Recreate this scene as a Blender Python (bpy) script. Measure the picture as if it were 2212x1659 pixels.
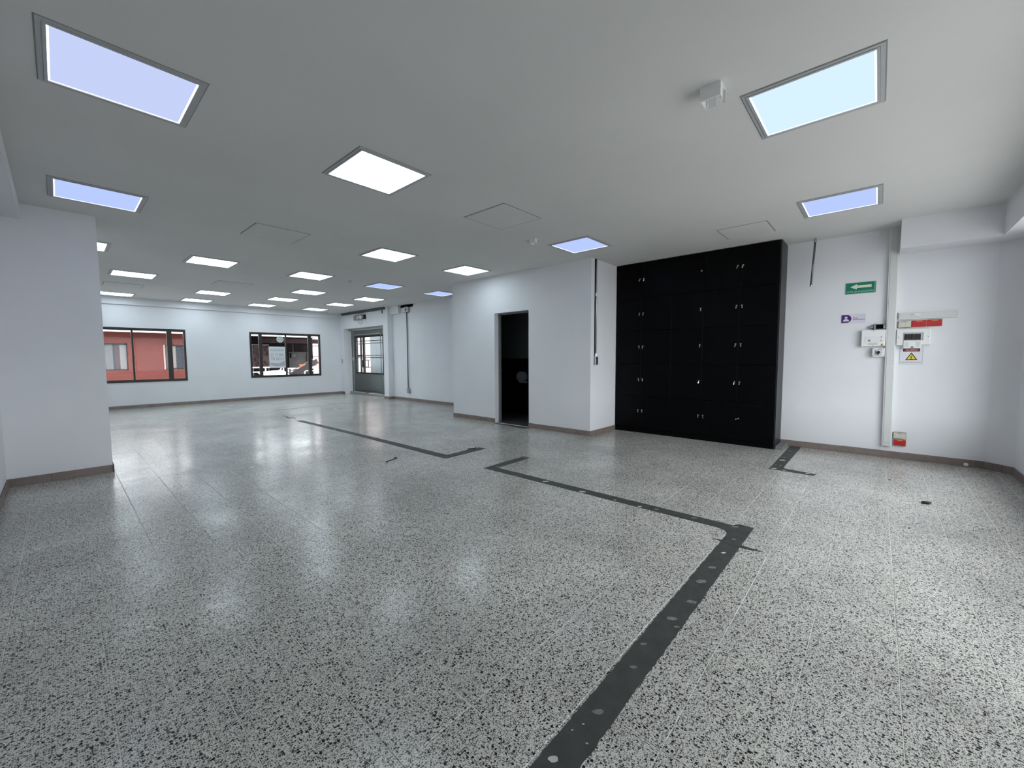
import bpy, bmesh, math, random
from mathutils import Vector, Matrix
from mathutils.geometry import tessellate_polygon
random.seed(7)
for o in list(bpy.data.objects): bpy.data.objects.remove(o, do_unlink=True)
sc = bpy.context.scene
COL = sc.collection

# ------------------------------------------------------------------ camera
F_PX, CX, CY, H = 878.233, 1106.0, 829.5, 1.30
YAW, PITCH, ROLL = math.radians(41.9736), math.radians(3.78624), math.radians(0.255517)
FWD = Vector((math.cos(PITCH)*math.cos(YAW), math.cos(PITCH)*math.sin(YAW), -math.sin(PITCH)))
_r = Vector((math.sin(YAW), -math.cos(YAW), 0)); _d = FWD.cross(_r)
RGT = math.cos(ROLL)*_r + math.sin(ROLL)*_d
DWN = -math.sin(ROLL)*_r + math.cos(ROLL)*_d
cam_d = bpy.data.cameras.new('camera'); cam = bpy.data.objects.new('camera', cam_d); COL.objects.link(cam)
cam_d.sensor_width = 36.0; cam_d.lens = F_PX/2212*36.0; cam_d.clip_start = 0.02; cam_d.clip_end = 300
cam.matrix_world = Matrix(((RGT.x, -DWN.x, -FWD.x, 0), (RGT.y, -DWN.y, -FWD.y, 0), (RGT.z, -DWN.z, -FWD.z, H), (0, 0, 0, 1)))
sc.camera = cam

# ------------------------------------------------------------------ sky and exposure
SKY = 7.7
LAMP = 8.4
w = bpy.data.worlds.new('world'); sc.world = w; w.use_nodes = True
bg = w.node_tree.nodes['Background']; bg.inputs[0].default_value = (0.93, 0.96, 1.0, 1); bg.inputs[1].default_value = SKY
vs = sc.view_settings
sc.display_settings.display_device = 'sRGB'
vs.view_transform = 'Standard'; vs.look = 'None'; vs.gamma = 1.0; vs.exposure = 0.0; vs.use_curve_mapping = False
cy = sc.cycles
cy.max_bounces = 6; cy.diffuse_bounces = 5; cy.glossy_bounces = 3; cy.transmission_bounces = 2; cy.transparent_max_bounces = 10
cy.caustics_reflective = False; cy.caustics_refractive = False; cy.use_denoising = True; cy.use_adaptive_sampling = True; cy.adaptive_threshold = 0.06; cy.adaptive_min_samples = 16

# room dimensions in metres
XL, XR, YN, YF, ZC = -0.416, 7.02, -1.144, 14.50, 2.873
# daylight portal in the opening of the window beside the camera (adds no light of its own)
def portal(name, loc, rot, sx, sy):
    l = bpy.data.lights.new(name, 'AREA'); l.shape = 'RECTANGLE'; l.size = sx; l.size_y = sy
    l.cycles.is_portal = True
    o = bpy.data.objects.new(name, l); COL.objects.link(o); o.location = loc; o.rotation_euler = rot
NW = (1.60, 6.42, 0.50, 2.50)     # near window: x0, x1, z0, z1
portal('window_portal', ((NW[0]+NW[1])/2, YN-0.14, (NW[2]+NW[3])/2), (-math.pi/2, 0, math.pi), NW[1]-NW[0], NW[3]-NW[2])

# ------------------------------------------------------------------ pixel helpers (a pixel gives a direction only)
def ray(px, py): return RGT*((px-CX)/F_PX) + DWN*((py-CY)/F_PX) + FWD
EYE = Vector((0, 0, H))
def at_z(px, py, z): d = ray(px, py); return EYE + d*((z-H)/d.z)
def at_x(px, py, x): d = ray(px, py); return EYE + d*(x/d.x)
def at_y(px, py, y): d = ray(px, py); return EYE + d*(y/d.y)

# ------------------------------------------------------------------ materials
def nt(m): m.use_nodes = True; return m.node_tree
def mat(name, col, rough=0.6, metal=0.0, spec=0.5, bump=None, var=None, coat=0.0):
    m = bpy.data.materials.new(name); t = nt(m); b = t.nodes['Principled BSDF']
    b.inputs['Base Color'].default_value = (*col, 1); b.inputs['Roughness'].default_value = rough
    b.inputs['Metallic'].default_value = metal; b.inputs['Specular IOR Level'].default_value = spec
    b.inputs['Coat Weight'].default_value = coat
    if bump or var:
        g = t.nodes.new('ShaderNodeNewGeometry')
    if var:
        sc_, amt = var
        n = t.nodes.new('ShaderNodeTexNoise'); n.inputs['Scale'].default_value = sc_; n.inputs['Detail'].default_value = 5
        t.links.new(g.outputs['Position'], n.inputs['Vector'])
        r = t.nodes.new('ShaderNodeMapRange'); r.inputs[1].default_value = .3; r.inputs[2].default_value = .7
        r.inputs[3].default_value = 1-amt; r.inputs[4].default_value = 1+amt*.6
        t.links.new(n.outputs['Fac'], r.inputs[0])
        mx = t.nodes.new('ShaderNodeMix'); mx.data_type = 'RGBA'; mx.blend_type = 'MULTIPLY'; mx.inputs[0].default_value = 1
        mx.inputs[6].default_value = (*col, 1); t.links.new(r.outputs[0], mx.inputs[7]); t.links.new(mx.outputs[2], b.inputs['Base Color'])
    if bump:
        sc_, st = bump
        n = t.nodes.new('ShaderNodeTexNoise'); n.inputs['Scale'].default_value = sc_; n.inputs['Detail'].default_value = 4
        t.links.new(g.outputs['Position'], n.inputs['Vector'])
        bp = t.nodes.new('ShaderNodeBump'); bp.inputs['Strength'].default_value = st; bp.inputs['Distance'].default_value = 0.01
        t.links.new(n.outputs['Fac'], bp.inputs['Height']); t.links.new(bp.outputs[0], b.inputs['Normal'])
    return m
def emit(name, col, s):
    m = bpy.data.materials.new(name); t = nt(m); t.nodes.remove(t.nodes['Principled BSDF'])
    e = t.nodes.new('ShaderNodeEmission'); e.inputs[0].default_value = (*col, 1); e.inputs[1].default_value = s
    t.links.new(e.outputs[0], t.nodes['Material Output'].inputs[0]); return m
def glass(name, tint=(0.95, 0.97, 0.97), refl=0.008):
    m = bpy.data.materials.new(name); t = nt(m); t.nodes.remove(t.nodes['Principled BSDF'])
    a = t.nodes.new('ShaderNodeBsdfTransparent'); a.inputs[0].default_value = (*tint, 1)
    g = t.nodes.new('ShaderNodeBsdfGlossy'); g.inputs['Roughness'].default_value = 0.02
    lw = t.nodes.new('ShaderNodeLayerWeight'); lw.inputs[0].default_value = 0.5
    pw = t.nodes.new('ShaderNodeMath'); pw.operation = 'POWER'; pw.inputs[1].default_value = 5.0; t.links.new(lw.outputs['Facing'], pw.inputs[0])
    fr = t.nodes.new('ShaderNodeMath'); fr.operation = 'MULTIPLY_ADD'; fr.inputs[1].default_value = 0.7; fr.inputs[2].default_value = refl*.5; t.links.new(pw.outputs[0], fr.inputs[0])
    x = t.nodes.new('ShaderNodeMixShader'); t.links.new(fr.outputs[0], x.inputs[0])
    t.links.new(a.outputs[0], x.inputs[1]); t.links.new(g.outputs[0], x.inputs[2])
    t.links.new(x.outputs[0], t.nodes['Material Output'].inputs[0]); return m

def terrazzo():
    m = bpy.data.materials.new('terrazzo'); t = nt(m); N = t.nodes; L = t.links; b = N['Principled BSDF']
    g = N.new('ShaderNodeNewGeometry')
    oi = N.new('ShaderNodeObjectInfo')
    sh = N.new('ShaderNodeVectorMath'); sh.operation = 'SCALE'; sh.inputs[0].default_value = (3.1, 1.7, 0); L.new(oi.outputs['Random'], sh.inputs['Scale'])
    ad = N.new('ShaderNodeVectorMath'); L.new(g.outputs['Position'], ad.inputs[0]); L.new(sh.outputs[0], ad.inputs[1])
    flat = N.new('ShaderNodeVectorMath'); flat.operation = 'MULTIPLY'; flat.inputs[1].default_value = (1, 1, 0); L.new(ad.outputs[0], flat.inputs[0])
    # slight warp makes the chips angular and uneven
    wn = N.new('ShaderNodeTexNoise'); wn.inputs['Scale'].default_value = 130; wn.inputs['Detail'].default_value = 2; L.new(flat.outputs[0], wn.inputs['Vector'])
    ws = N.new('ShaderNodeVectorMath'); ws.operation = 'SCALE'; ws.inputs['Scale'].default_value = 0.007; L.new(wn.outputs['Color'], ws.inputs[0])
    P = N.new('ShaderNodeVectorMath'); L.new(flat.outputs[0], P.inputs[0]); L.new(ws.outputs[0], P.inputs[1])
    def layer(scale, edge, stops):
        v = N.new('ShaderNodeTexVoronoi'); v.voronoi_dimensions = '2D'; v.inputs['Scale'].default_value = scale; L.new(P.outputs[0], v.inputs['Vector'])
        sp = N.new('ShaderNodeSeparateColor'); L.new(v.outputs['Color'], sp.inputs[0])
        # per-chip radius
        ew = N.new('ShaderNodeMath'); ew.operation = 'MULTIPLY_ADD'; ew.inputs[1].default_value = .24; ew.inputs[2].default_value = edge; L.new(sp.outputs[1], ew.inputs[0])
        gt = N.new('ShaderNodeMath'); gt.operation = 'LESS_THAN'; L.new(v.outputs['Distance'], gt.inputs[0]); L.new(ew.outputs[0], gt.inputs[1])
        cr = N.new('ShaderNodeValToRGB'); cr.color_ramp.interpolation = 'CONSTANT'
        el = cr.color_ramp.elements
        while len(el) < len(stops): el.new(0.5)
        for i, (p, c) in enumerate(stops): el[i].position = p; el[i].color = (c, c*.97, c*.93, 1)
        L.new(sp.outputs[0], cr.inputs[0])
        return cr, gt, sp
    MATRIX = 0.72
    mixes = None
    base = N.new('ShaderNodeRGB'); base.outputs[0].default_value = (MATRIX*1.01, MATRIX*.98, MATRIX*.91, 1)
    cur = base.outputs[0]
    for scale, edge, cut, stops in ((320, .26, .50, [(0, .05), (.16, .14), (.32, .26)]),
                                    (165, .25, .50, [(0, .025), (.18, .08), (.32, .17), (.42, .27)]),
                                    (84, .22, .25, [(0, .014), (.13, .05), (.19, .13), (.23, .26)])):
        cr, gt, sp = layer(scale, edge, stops)
        lt = N.new('ShaderNodeMath'); lt.operation = 'LESS_THAN'; lt.inputs[1].default_value = cut; L.new(sp.outputs[0], lt.inputs[0])
        k = N.new('ShaderNodeMath'); k.operation = 'MULTIPLY'; L.new(lt.outputs[0], k.inputs[0]); L.new(gt.outputs[0], k.inputs[1])
        mx = N.new('ShaderNodeMix'); mx.data_type = 'RGBA'; L.new(k.outputs[0], mx.inputs[0]); L.new(cur, mx.inputs[6]); L.new(cr.outputs[0], mx.inputs[7])
        cur = mx.outputs[2]
    # traffic dirt: large soft stains
    dn = N.new('ShaderNodeTexNoise'); dn.inputs['Scale'].default_value = 1.1; dn.inputs['Detail'].default_value = 6; dn.inputs['Roughness'].default_value = .62; L.new(g.outputs['Position'], dn.inputs['Vector'])
    dr = N.new('ShaderNodeMapRange'); dr.inputs[1].default_value = .32; dr.inputs[2].default_value = .68; dr.inputs[3].default_value = .72; dr.inputs[4].default_value = 1.06; L.new(dn.outputs['Fac'], dr.inputs[0])
    mm = N.new('ShaderNodeMix'); mm.data_type = 'RGBA'; mm.blend_type = 'MULTIPLY'; mm.inputs[0].default_value = 1; L.new(cur, mm.inputs[6]); L.new(dr.outputs[0], mm.inputs[7])
    L.new(mm.outputs[2], b.inputs['Base Color'])
    rr = N.new('ShaderNodeMapRange'); rr.inputs[1].default_value = .3; rr.inputs[2].default_value = .7; rr.inputs[3].default_value = .29; rr.inputs[4].default_value = .14; L.new(dn.outputs['Fac'], rr.inputs[0])
    L.new(rr.outputs[0], b.inputs['Roughness']); b.inputs['Specular IOR Level'].default_value = 0.28
    return m

def brick_mat(name, c1, c2, mortar):
    m = bpy.data.materials.new(name); t = nt(m); N = t.nodes; L = t.links; b = N['Principled BSDF']
    g = N.new('ShaderNodeNewGeometry'); s = N.new('ShaderNodeSeparateXYZ'); L.new(g.outputs['Position'], s.inputs[0])
    a = N.new('ShaderNodeMath'); L.new(s.outputs[0], a.inputs[0]); L.new(s.outputs[1], a.inputs[1])
    c = N.new('ShaderNodeCombineXYZ'); L.new(a.outputs[0], c.inputs[0]); L.new(s.outputs[2], c.inputs[1])
    br = N.new('ShaderNodeTexBrick'); br.inputs['Color1'].default_value = (*c1, 1); br.inputs['Color2'].default_value = (*c2, 1); br.inputs['Mortar'].default_value = (*mortar, 1)
    br.inputs['Scale'].default_value = 1; br.inputs['Brick Width'].default_value = .25; br.inputs['Row Height'].default_value = .075; br.inputs['Mortar Size'].default_value = .006
    L.new(c.outputs[0], br.inputs['Vector']); L.new(br.outputs['Color'], b.inputs['Base Color']); b.inputs['Roughness'].default_value = .9; b.inputs['Specular IOR Level'].default_value = 0.05
    return m

M = dict(
    wall=mat('wall_paint', (0.80, 0.80, 0.825), .62, bump=(60, .06), var=(1.3, .035)),
    ceil=mat('ceiling_paint', (0.72, 0.71, 0.69), .85, spec=.2, bump=(3.0, .10), var=(.7, .05)),
    grout=mat('grout', (.66, .65, .61), .8),
    terrazzo=terrazzo(),
    skirt=mat('skirting_ceramic', (.235, .185, .165), .42, var=(9, .16)),
    skirt_grout=mat('skirting_grout', (.10, .085, .08), .9),
    mortar=mat('dark_mortar', (.052, .054, .050), .62, var=(14, .25), bump=(90, .25)),
    glue=mat('adhesive_residue', (.19, .19, .18), .7, var=(60, .3)),
    gluew=mat('plaster_residue', (.55, .54, .51), .8, var=(60, .2)),
    light_frame=mat('lamp_frame_grey', (.46, .47, .48), .4, spec=.4),
    hatch=mat('hatch_board', (.715, .705, .685), .85, spec=.2, var=(2, .04)),
    joint=mat('hatch_joint', (.30, .30, .29), .7),
    black_lam=mat('black_laminate', (.0016, .0016, .0020), .32, spec=.10),
    black_lit=mat('black_laminate_lit', (.010, .010, .011), .40, spec=.42),  # paler, shinier copy of the laminate; daylight on the side put into it
    chrome=mat('chrome', (.75, .75, .74), .25, metal=1),
    lockmetal=mat('lock_nickel', (.50, .50, .49), .32, metal=1),
    steel=mat('galvanised_steel', (.42, .43, .45), .38, metal=1, var=(30, .2)),
    bronze=mat('dark_bronze_frame', (.018, .014, .012), .45),
    plastic=mat('white_plastic', (.82, .82, .81), .45),
    trunk=mat('trunking_cream', (.66, .665, .65), .5),
    beige=mat('beige_plastic', (.62, .58, .47), .45),
    ochre=mat('ochre_label', (.50, .36, .14), .6),
    red=mat('red_plastic', (.52, .015, .02), .42),
    dred=mat('dark_red_hole', (.22, .005, .008), .6),
    black=mat('black_plastic', (.012, .012, .014), .45),
    dark=mat('dark_void', (.006, .006, .006), .9, spec=.1),
    green=mat('sign_green', (.0, .19, .115), .45),
    glow=mat('photoluminescent_cream', (.72, .78, .60), .5),
    purple=mat('sign_purple', (.065, .012, .13), .5),
    lilac=mat('sign_lilac', (.70, .66, .76), .4),
    yellow=mat('warning_yellow', (.80, .64, .03), .5),
    maroon=mat('danger_maroon', (.30, .03, .05), .5),
    ink=mat('ink_black', (.02, .02, .025), .6),
    inkgrey=mat('ink_grey', (.24, .25, .27), .6),
    paper=mat('paper_white', (.74, .74, .76), .6),
    emergency=mat('emergency_grey', (.45, .46, .44), .5),
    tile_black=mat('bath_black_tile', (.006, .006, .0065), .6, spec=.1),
    bath_paint=mat('bath_shade_paint', (.16, .175, .18), .9, spec=.1),  # grey paint, its colour lowered to carry the unlit room's shade
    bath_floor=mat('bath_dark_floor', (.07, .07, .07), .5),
    disp=mat('dispenser_grey', (.50, .53, .54), .4),
    lamp=emit('lamp_diffuser', (0.76, 0.91, 1.0), LAMP),
    lamp_blue=emit('lamp_diffuser_blue', (0.47, 0.58, 1.0), 1.05), lamp_soft=emit('lamp_diffuser_soft', (0.70, 0.90, 1.0), 1.0), lamp_lilac=emit('lamp_diffuser_lilac', (0.60, 0.68, 1.0), .95),
    lamp_rim=emit('lamp_edge', (0.86, 0.96, 1.0), 2.2),
    glass=glass('window_glass'), glass_door=glass('door_glass', (.82, .86, .86)),
    brick=brick_mat('red_brick', (.17, .055, .047), (.155, .05, .043), (.11, .04, .034)),
    concrete=mat('outdoor_concrete', (.42, .41, .40), .9, spec=.05, var=(2, .2)),
    white_ext=mat('outdoor_white', (.82, .80, .79), .6, spec=.05),
    pink_ext=mat('outdoor_pink_wall', (.72, .52, .50), .8, spec=.05, var=(3, .06)),
    greywall=mat('outdoor_grey_wall', (.10, .098, .098), .8, spec=.05, var=(3, .15)),
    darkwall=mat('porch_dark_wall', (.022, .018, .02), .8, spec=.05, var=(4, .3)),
    purplegrey=mat('porch_beam', (.07, .05, .053), .8, spec=.05),
    orange=mat('orange_plastic', (.85, .20, .05), .5),
    curtain=mat('grey_curtain', (.15, .155, .165), .9, spec=.05, var=(8, .15)),
    curtain_b=mat('brown_curtain', (.10, .075, .08), .9, spec=.05),
    winglass=mat('far_window_dark', (.035, .04, .05), .15),
    banner=mat('printed_banner', (.07, .045, .045), .6, spec=.05, var=(9, .8)),
)

# ------------------------------------------------------------------ mesh helpers
def box(bm, x0, x1, y0, y1, z0, z1):
    if x0 > x1: x0, x1 = x1, x0
    if y0 > y1: y0, y1 = y1, y0
    if z0 > z1: z0, z1 = z1, z0
    v = [bm.verts.new(p) for p in ((x0,y0,z0),(x1,y0,z0),(x1,y1,z0),(x0,y1,z0),(x0,y0,z1),(x1,y0,z1),(x1,y1,z1),(x0,y1,z1))]
    for f in ((3,2,1,0),(4,5,6,7),(0,1,5,4),(1,2,6,5),(2,3,7,6),(3,0,4,7)): bm.faces.new([v[i] for i in f])
    return v
def rbox(bm, x0, x1, y0, y1, z0, z1, bev=.004, seg=2):
    t = bmesh.new(); box(t, x0, x1, y0, y1, z0, z1)
    bmesh.ops.bevel(t, geom=t.edges[:], offset=bev, segments=seg, profile=.5, affect='EDGES')
    me = bpy.data.meshes.new('t'); t.to_mesh(me); t.free(); bm.from_mesh(me); bpy.data.meshes.remove(me)
def prism(bm, pts, w0, w1):      # polygon in local xy, extruded along local z
    a = [bm.verts.new((p[0], p[1], w0)) for p in pts]; b = [bm.verts.new((p[0], p[1], w1)) for p in pts]
    n = len(pts)
    bm.faces.new(b); bm.faces.new(a[::-1])
    for i in range(n): bm.faces.new((a[i], a[(i+1) % n], b[(i+1) % n], b[i]))
def tube(bm, path, r, seg=10):
    rings = []
    for i, p in enumerate(path):
        p = Vector(p); q0 = Vector(path[max(i-1, 0)]); q1 = Vector(path[min(i+1, len(path)-1)])
        t = (q1-q0).normalized(); a = t.orthogonal().normalized() if i == 0 else (rings_a - t*rings_a.dot(t)).normalized()
        rings_a = a; b = t.cross(a)
        rr = r[i] if isinstance(r, (list, tuple)) else r
        rings.append([bm.verts.new(p + (a*math.cos(2*math.pi*k/seg)+b*math.sin(2*math.pi*k/seg))*rr) for k in range(seg)])
    for i in range(len(rings)-1):
        for k in range(seg): bm.faces.new((rings[i][k], rings[i][(k+1) % seg], rings[i+1][(k+1) % seg], rings[i+1][k]))
    bm.faces.new(rings[0][::-1]); bm.faces.new(rings[-1])
def circle(cx, cy, r, n=20, a0=0, a1=2*math.pi, ry=None):
    full = abs(a1-a0-2*math.pi) < 1e-6
    k = n if full else n-1
    return [(cx+r*math.cos(a0+(a1-a0)*i/k), cy+(ry or r)*math.sin(a0+(a1-a0)*i/k)) for i in range(n)]
def obj(name, bm, m, parent=None, smooth=False, label=None):
    me = bpy.data.meshes.new(name); bmesh.ops.recalc_face_normals(bm, faces=bm.faces[:]); bm.to_mesh(me); bm.free()
    o = bpy.data.objects.new(name, me); COL.objects.link(o); me.materials.append(M[m] if isinstance(m, str) else m)
    if smooth:
        for p in me.polygons: p.use_smooth = True
    if parent: o.parent = parent
    if label: o['label'] = label
    return o
def mk(fn, *a, **k): bm = bmesh.new(); fn(bm, *a, **k); return bm
FR = {'right': ((0,-1,0),(0,0,1),(-1,0,0)), 'far': ((1,0,0),(0,0,1),(0,-1,0)), 'floor': ((1,0,0),(0,1,0),(0,0,1)),
      'ceil': ((1,0,0),(0,-1,0),(0,0,-1)), 'side': ((1,0,0),(0,0,1),(0,-1,0))}
def frame(o, loc, fr):
    U, V, N = FR[fr]
    o.matrix_world = Matrix(((U[0],V[0],N[0],loc[0]),(U[1],V[1],N[1],loc[1]),(U[2],V[2],N[2],loc[2]),(0,0,0,1)))
def tag(o, label, cat, group=None):
    o['label'] = label; o['category'] = cat
    if group: o['group'] = group
    return o
def thing(name, label, cat, loc=(0,0,0), fr='floor', group=None):
    o = bpy.data.objects.new(name, None); COL.objects.link(o); o.empty_display_size = .1; frame(o, loc, fr); return tag(o, label, cat, group)
def single(name, bm, m, label, cat, loc, fr, group=None, smooth=False):
    o = obj(name, bm, m, None, smooth); frame(o, loc, fr); return tag(o, label, cat, group)
def struct(name, bm, m, label=None):
    o = obj(name, bm, m); o['kind'] = 'structure'
    if label: o['label'] = label
    return o
def text_bm(s, size, align='CENTER', depth=.0006, mirror=False, width=None):
    c = bpy.data.curves.new('t', 'FONT'); c.body = s; c.size = size; c.align_x = align; c.align_y = 'CENTER'; c.extrude = depth
    o = bpy.data.objects.new('t', c); COL.objects.link(o); bpy.context.view_layer.update()
    me = bpy.data.meshes.new_from_object(o.evaluated_get(bpy.context.evaluated_depsgraph_get()))
    bm = bmesh.new(); bm.from_mesh(me)
    bpy.data.objects.remove(o); bpy.data.curves.remove(c); bpy.data.meshes.remove(me)
    if width:
        xs = [v.co.x for v in bm.verts]; k = width/(max(xs)-min(xs))
        for v in bm.verts: v.co.x *= k
    if mirror:
        for v in bm.verts: v.co.x *= -1
        bmesh.ops.reverse_faces(bm, faces=bm.faces[:])
    return bm
def move(bm, x, y, z=0):
    for v in bm.verts: v.co += Vector((x, y, z))
    return bm
def rw(px0, py0, px1, py1, d=0.0):   # rectangle on right wall plane, d in front of it -> u0,u1,v0,v1 relative to (XR,0,0): u=-Y, v=z
    a = at_x(px0, py0, XR-d); b = at_x(px1, py1, XR-d)
    return -a.y, -b.y, b.z, a.z
def rq(c, d=0.0):                     # four corners TL TR BR BL
    p = [at_x(x, y, XR-d) for x, y in c]
    return -(p[0].y+p[3].y)/2, -(p[1].y+p[2].y)/2, (p[2].z+p[3].z)/2, (p[0].z+p[1].z)/2

# ------------------------------------------------------------------ setting: floor
FX0, FX1, FY0, FY1 = XL, XR, YN, YF
floor = struct('floor', mk(box, FX0-.2, FX1+.2, FY0-.15, FY1+.15, -.16, -.0014), 'grout', 'worn grey terrazzo tile floor')
T0X, T0Y, TS, GAP = -.2315, -.1160, .2990, .0021
def tile_mesh(x0, x1, y0, y1):
    bm = bmesh.new(); b = .0015
    box(bm, x0, x1, y0, y1, -.012, 0)
    bmesh.ops.bevel(bm, geom=[e for e in bm.edges if all(abs(v.co.z) < 1e-6 for v in e.verts)], offset=b, segments=1, affect='EDGES')
    return bm
def proj(p):
    c = Vector(p)-EYE; z = c.dot(FWD)
    return (CX+F_PX*c.dot(RGT)/z, CY+F_PX*c.dot(DWN)/z, z)
cells = []
i0, i1 = math.floor((FX0-T0X)/TS), math.ceil((FX1-T0X)/TS); j0, j1 = math.floor((FY0-T0Y)/TS), math.ceil((FY1-T0Y)/TS)
for i in range(i0, i1):
    for j in range(j0, j1):
        x0, x1, y0, y1 = T0X+i*TS, T0X+(i+1)*TS, T0Y+j*TS, T0Y+(j+1)*TS
        cx0, cx1, cy0, cy1 = max(x0, FX0), min(x1, FX1), max(y0, FY0), min(y1, FY1)
        if cx1-cx0 < .01 or cy1-cy0 < .01: continue
        mx, my = (cx0+cx1)/2, (cy0+cy1)/2
        if 5.80 < mx and 3.50 < my < 6.86: continue            # bathroom has its own floor
        u, v, z = proj((mx, my, 0))
        seen = z > .3 and -150 < u < 2360 and v < 1850
        cells.append((1/(z*z*max(z, .4)) if seen else 0, cx0, cx1, cy0, cy1, (x0 == cx0 and x1 == cx1 and y0 == cy0 and y1 == cy1)))
cells.sort(reverse=True)
full_me = None; rest = bmesh.new()
for n, (k, x0, x1, y0, y1, full) in enumerate(cells):
    if n < 300 and k > 0:
        g = GAP/2; loc = Vector(((x0+x1)/2, (y0+y1)/2, random.uniform(-.0004, .0003))); hx, hy = (x1-x0)/2-g, (y1-y0)/2-g
        if full and full_me:
            o = bpy.data.objects.new('floor_tile', full_me); COL.objects.link(o); o.parent = floor
        else:
            o = obj('floor_tile', tile_mesh(-hx, hx, -hy, hy), 'terrazzo', floor)
            if full: full_me = o.data
        o.location = loc; o.rotation_euler = (random.gauss(0, .0013), random.gauss(0, .0013), 0)
    else:
        g = GAP/2; z = random.uniform(-.0004, .0003)
        vv = box(rest, x0+g, x1-g, y0+g, y1-g, -.012, z); ta, tb = random.gauss(0, .0013), random.gauss(0, .0013)
        for q in vv[4:]: q.co.z += ta*(q.co.x-(x0+x1)/2)+tb*(q.co.y-(y0+y1)/2)
ro = obj('floor_tile_field', rest, 'terrazzo', floor); ro['kind'] = 'stuff'; ro['label'] = 'further terrazzo tiles'

# ------------------------------------------------------------------ setting: ceiling, walls, beams
struct('ceiling', mk(box, XL-.2, XR+.2, YN-.15, YF+.15, ZC, ZC+.2), 'ceil', 'grey white plaster ceiling')
def wall_with_holes(name, axis, p0, p1, a0, a1, z0, z1, holes, m='wall', label=None):
    bm = bmesh.new(); holes = sorted(holes)
    def b(u0, u1, v0, v1):
        if u1-u0 < 1e-4 or v1-v0 < 1e-4: return
        if axis == 'y': box(bm, u0, u1, p0, p1, v0, v1)
        else: box(bm, p0, p1, u0, u1, v0, v1)
    c = a0
    for (u0, u1, v0, v1) in holes:
        b(c, u0, z0, z1); b(u0, u1, z0, v0); b(u0, u1, v1, z1); c = u1
    b(c, a1, z0, z1)
    return struct(name, bm, m, label)
W1 = (.262, 2.408, .678, 2.108); W2 = (3.975, 6.121, .688, 2.112)
wall_with_holes('wall_far', 'y', YF, YF+.15, XL-.2, XR+.12, 0, ZC, [W1, W2], label='pale far wall with two windows')
DY0, DY1, DZ = 11.60, 14.26, 2.32
wall_with_holes('wall_right', 'x', XR, XR+.12, YN-.15, YF, 0, ZC, [(DY0, DY1, 0, DZ)], label='long white right wall')
struct('wall_left', mk(box, XL-.15, XL, YN-.15, YF, 0, ZC), 'wall')
wall_with_holes('wall_near', 'y', YN-.15, YN, XL, XR, 0, ZC, [NW], label='wall beside the camera')
struct('wall_left_column', mk(box, XL, .351, 6.52, 7.05, 0, ZC), 'wall', 'white column standing out from the left wall')
struct('trim_1', mk(box, XL, -.188, YN, 6.52, 2.716, ZC), 'wall', 'plaster beam along the left wall')
struct('trim_2', mk(box, 6.62, XR, YN, -.14, 2.542, ZC), 'wall', 'plaster beam above the right wall corner')
struct('trim_3', mk(box, -.188, 6.62, YN, -.92, 2.542, ZC), 'wall', 'plaster beam over the near wall')
struct('trim_4', mk(box, XL, 6.85, YF-.07, YF, 2.695, ZC), 'wall', 'shallow plaster beam above the far windows')
bm = bmesh.new(); prism(bm, [(XR, -.955), (XR, YN), (6.86, YN)], 0, 2.542); struct('wall_corner_chamfer', bm, 'wall', 'slanted plaster boxing in the right corner')
# bathroom block
BX, BY0, BY1, BT = 5.75, 3.46, 6.90, .15
BD = (4.76, 5.63, 0, 2.155)
wall_with_holes('wall_bathroom_front', 'x', BX, BX+BT, BY0, BY1, 0, ZC, [BD], label='white front wall of the bathroom block')
struct('wall_bathroom_side', mk(box, BX+BT, XR, BY0, BY0+BT, 0, ZC), 'wall', 'white side wall of the bathroom block beside the lockers')
struct('wall_bathroom_back', mk(box, BX+BT, XR, BY1-BT, BY1, 0, ZC), 'wall')
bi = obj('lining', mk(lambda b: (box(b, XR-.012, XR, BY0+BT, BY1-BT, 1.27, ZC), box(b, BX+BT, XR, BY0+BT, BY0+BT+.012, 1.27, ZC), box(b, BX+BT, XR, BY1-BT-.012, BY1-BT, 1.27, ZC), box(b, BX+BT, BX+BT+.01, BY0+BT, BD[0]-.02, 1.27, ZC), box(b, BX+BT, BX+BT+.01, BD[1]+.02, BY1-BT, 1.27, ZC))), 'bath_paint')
bi.name = 'wall_bathroom_paint'; bi['kind'] = 'structure'; bi['label'] = 'upper bathroom walls, grey paint darkened for shade'
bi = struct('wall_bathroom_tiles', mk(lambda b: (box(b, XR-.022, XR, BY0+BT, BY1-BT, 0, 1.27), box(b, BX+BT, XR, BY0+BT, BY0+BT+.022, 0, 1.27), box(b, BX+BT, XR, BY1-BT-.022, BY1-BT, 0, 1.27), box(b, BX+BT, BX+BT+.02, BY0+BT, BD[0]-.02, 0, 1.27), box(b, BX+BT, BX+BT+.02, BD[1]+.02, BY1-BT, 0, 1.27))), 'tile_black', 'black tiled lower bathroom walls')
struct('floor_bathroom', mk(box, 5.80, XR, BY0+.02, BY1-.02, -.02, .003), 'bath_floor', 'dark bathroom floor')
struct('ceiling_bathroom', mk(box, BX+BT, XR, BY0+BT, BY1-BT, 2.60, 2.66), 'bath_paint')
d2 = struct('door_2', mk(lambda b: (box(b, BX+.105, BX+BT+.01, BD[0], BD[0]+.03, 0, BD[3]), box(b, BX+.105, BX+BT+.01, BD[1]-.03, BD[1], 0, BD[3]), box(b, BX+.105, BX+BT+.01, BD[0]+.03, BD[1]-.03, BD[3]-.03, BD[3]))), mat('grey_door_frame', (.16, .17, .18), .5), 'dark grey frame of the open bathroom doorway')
bm = bmesh.new()
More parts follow.
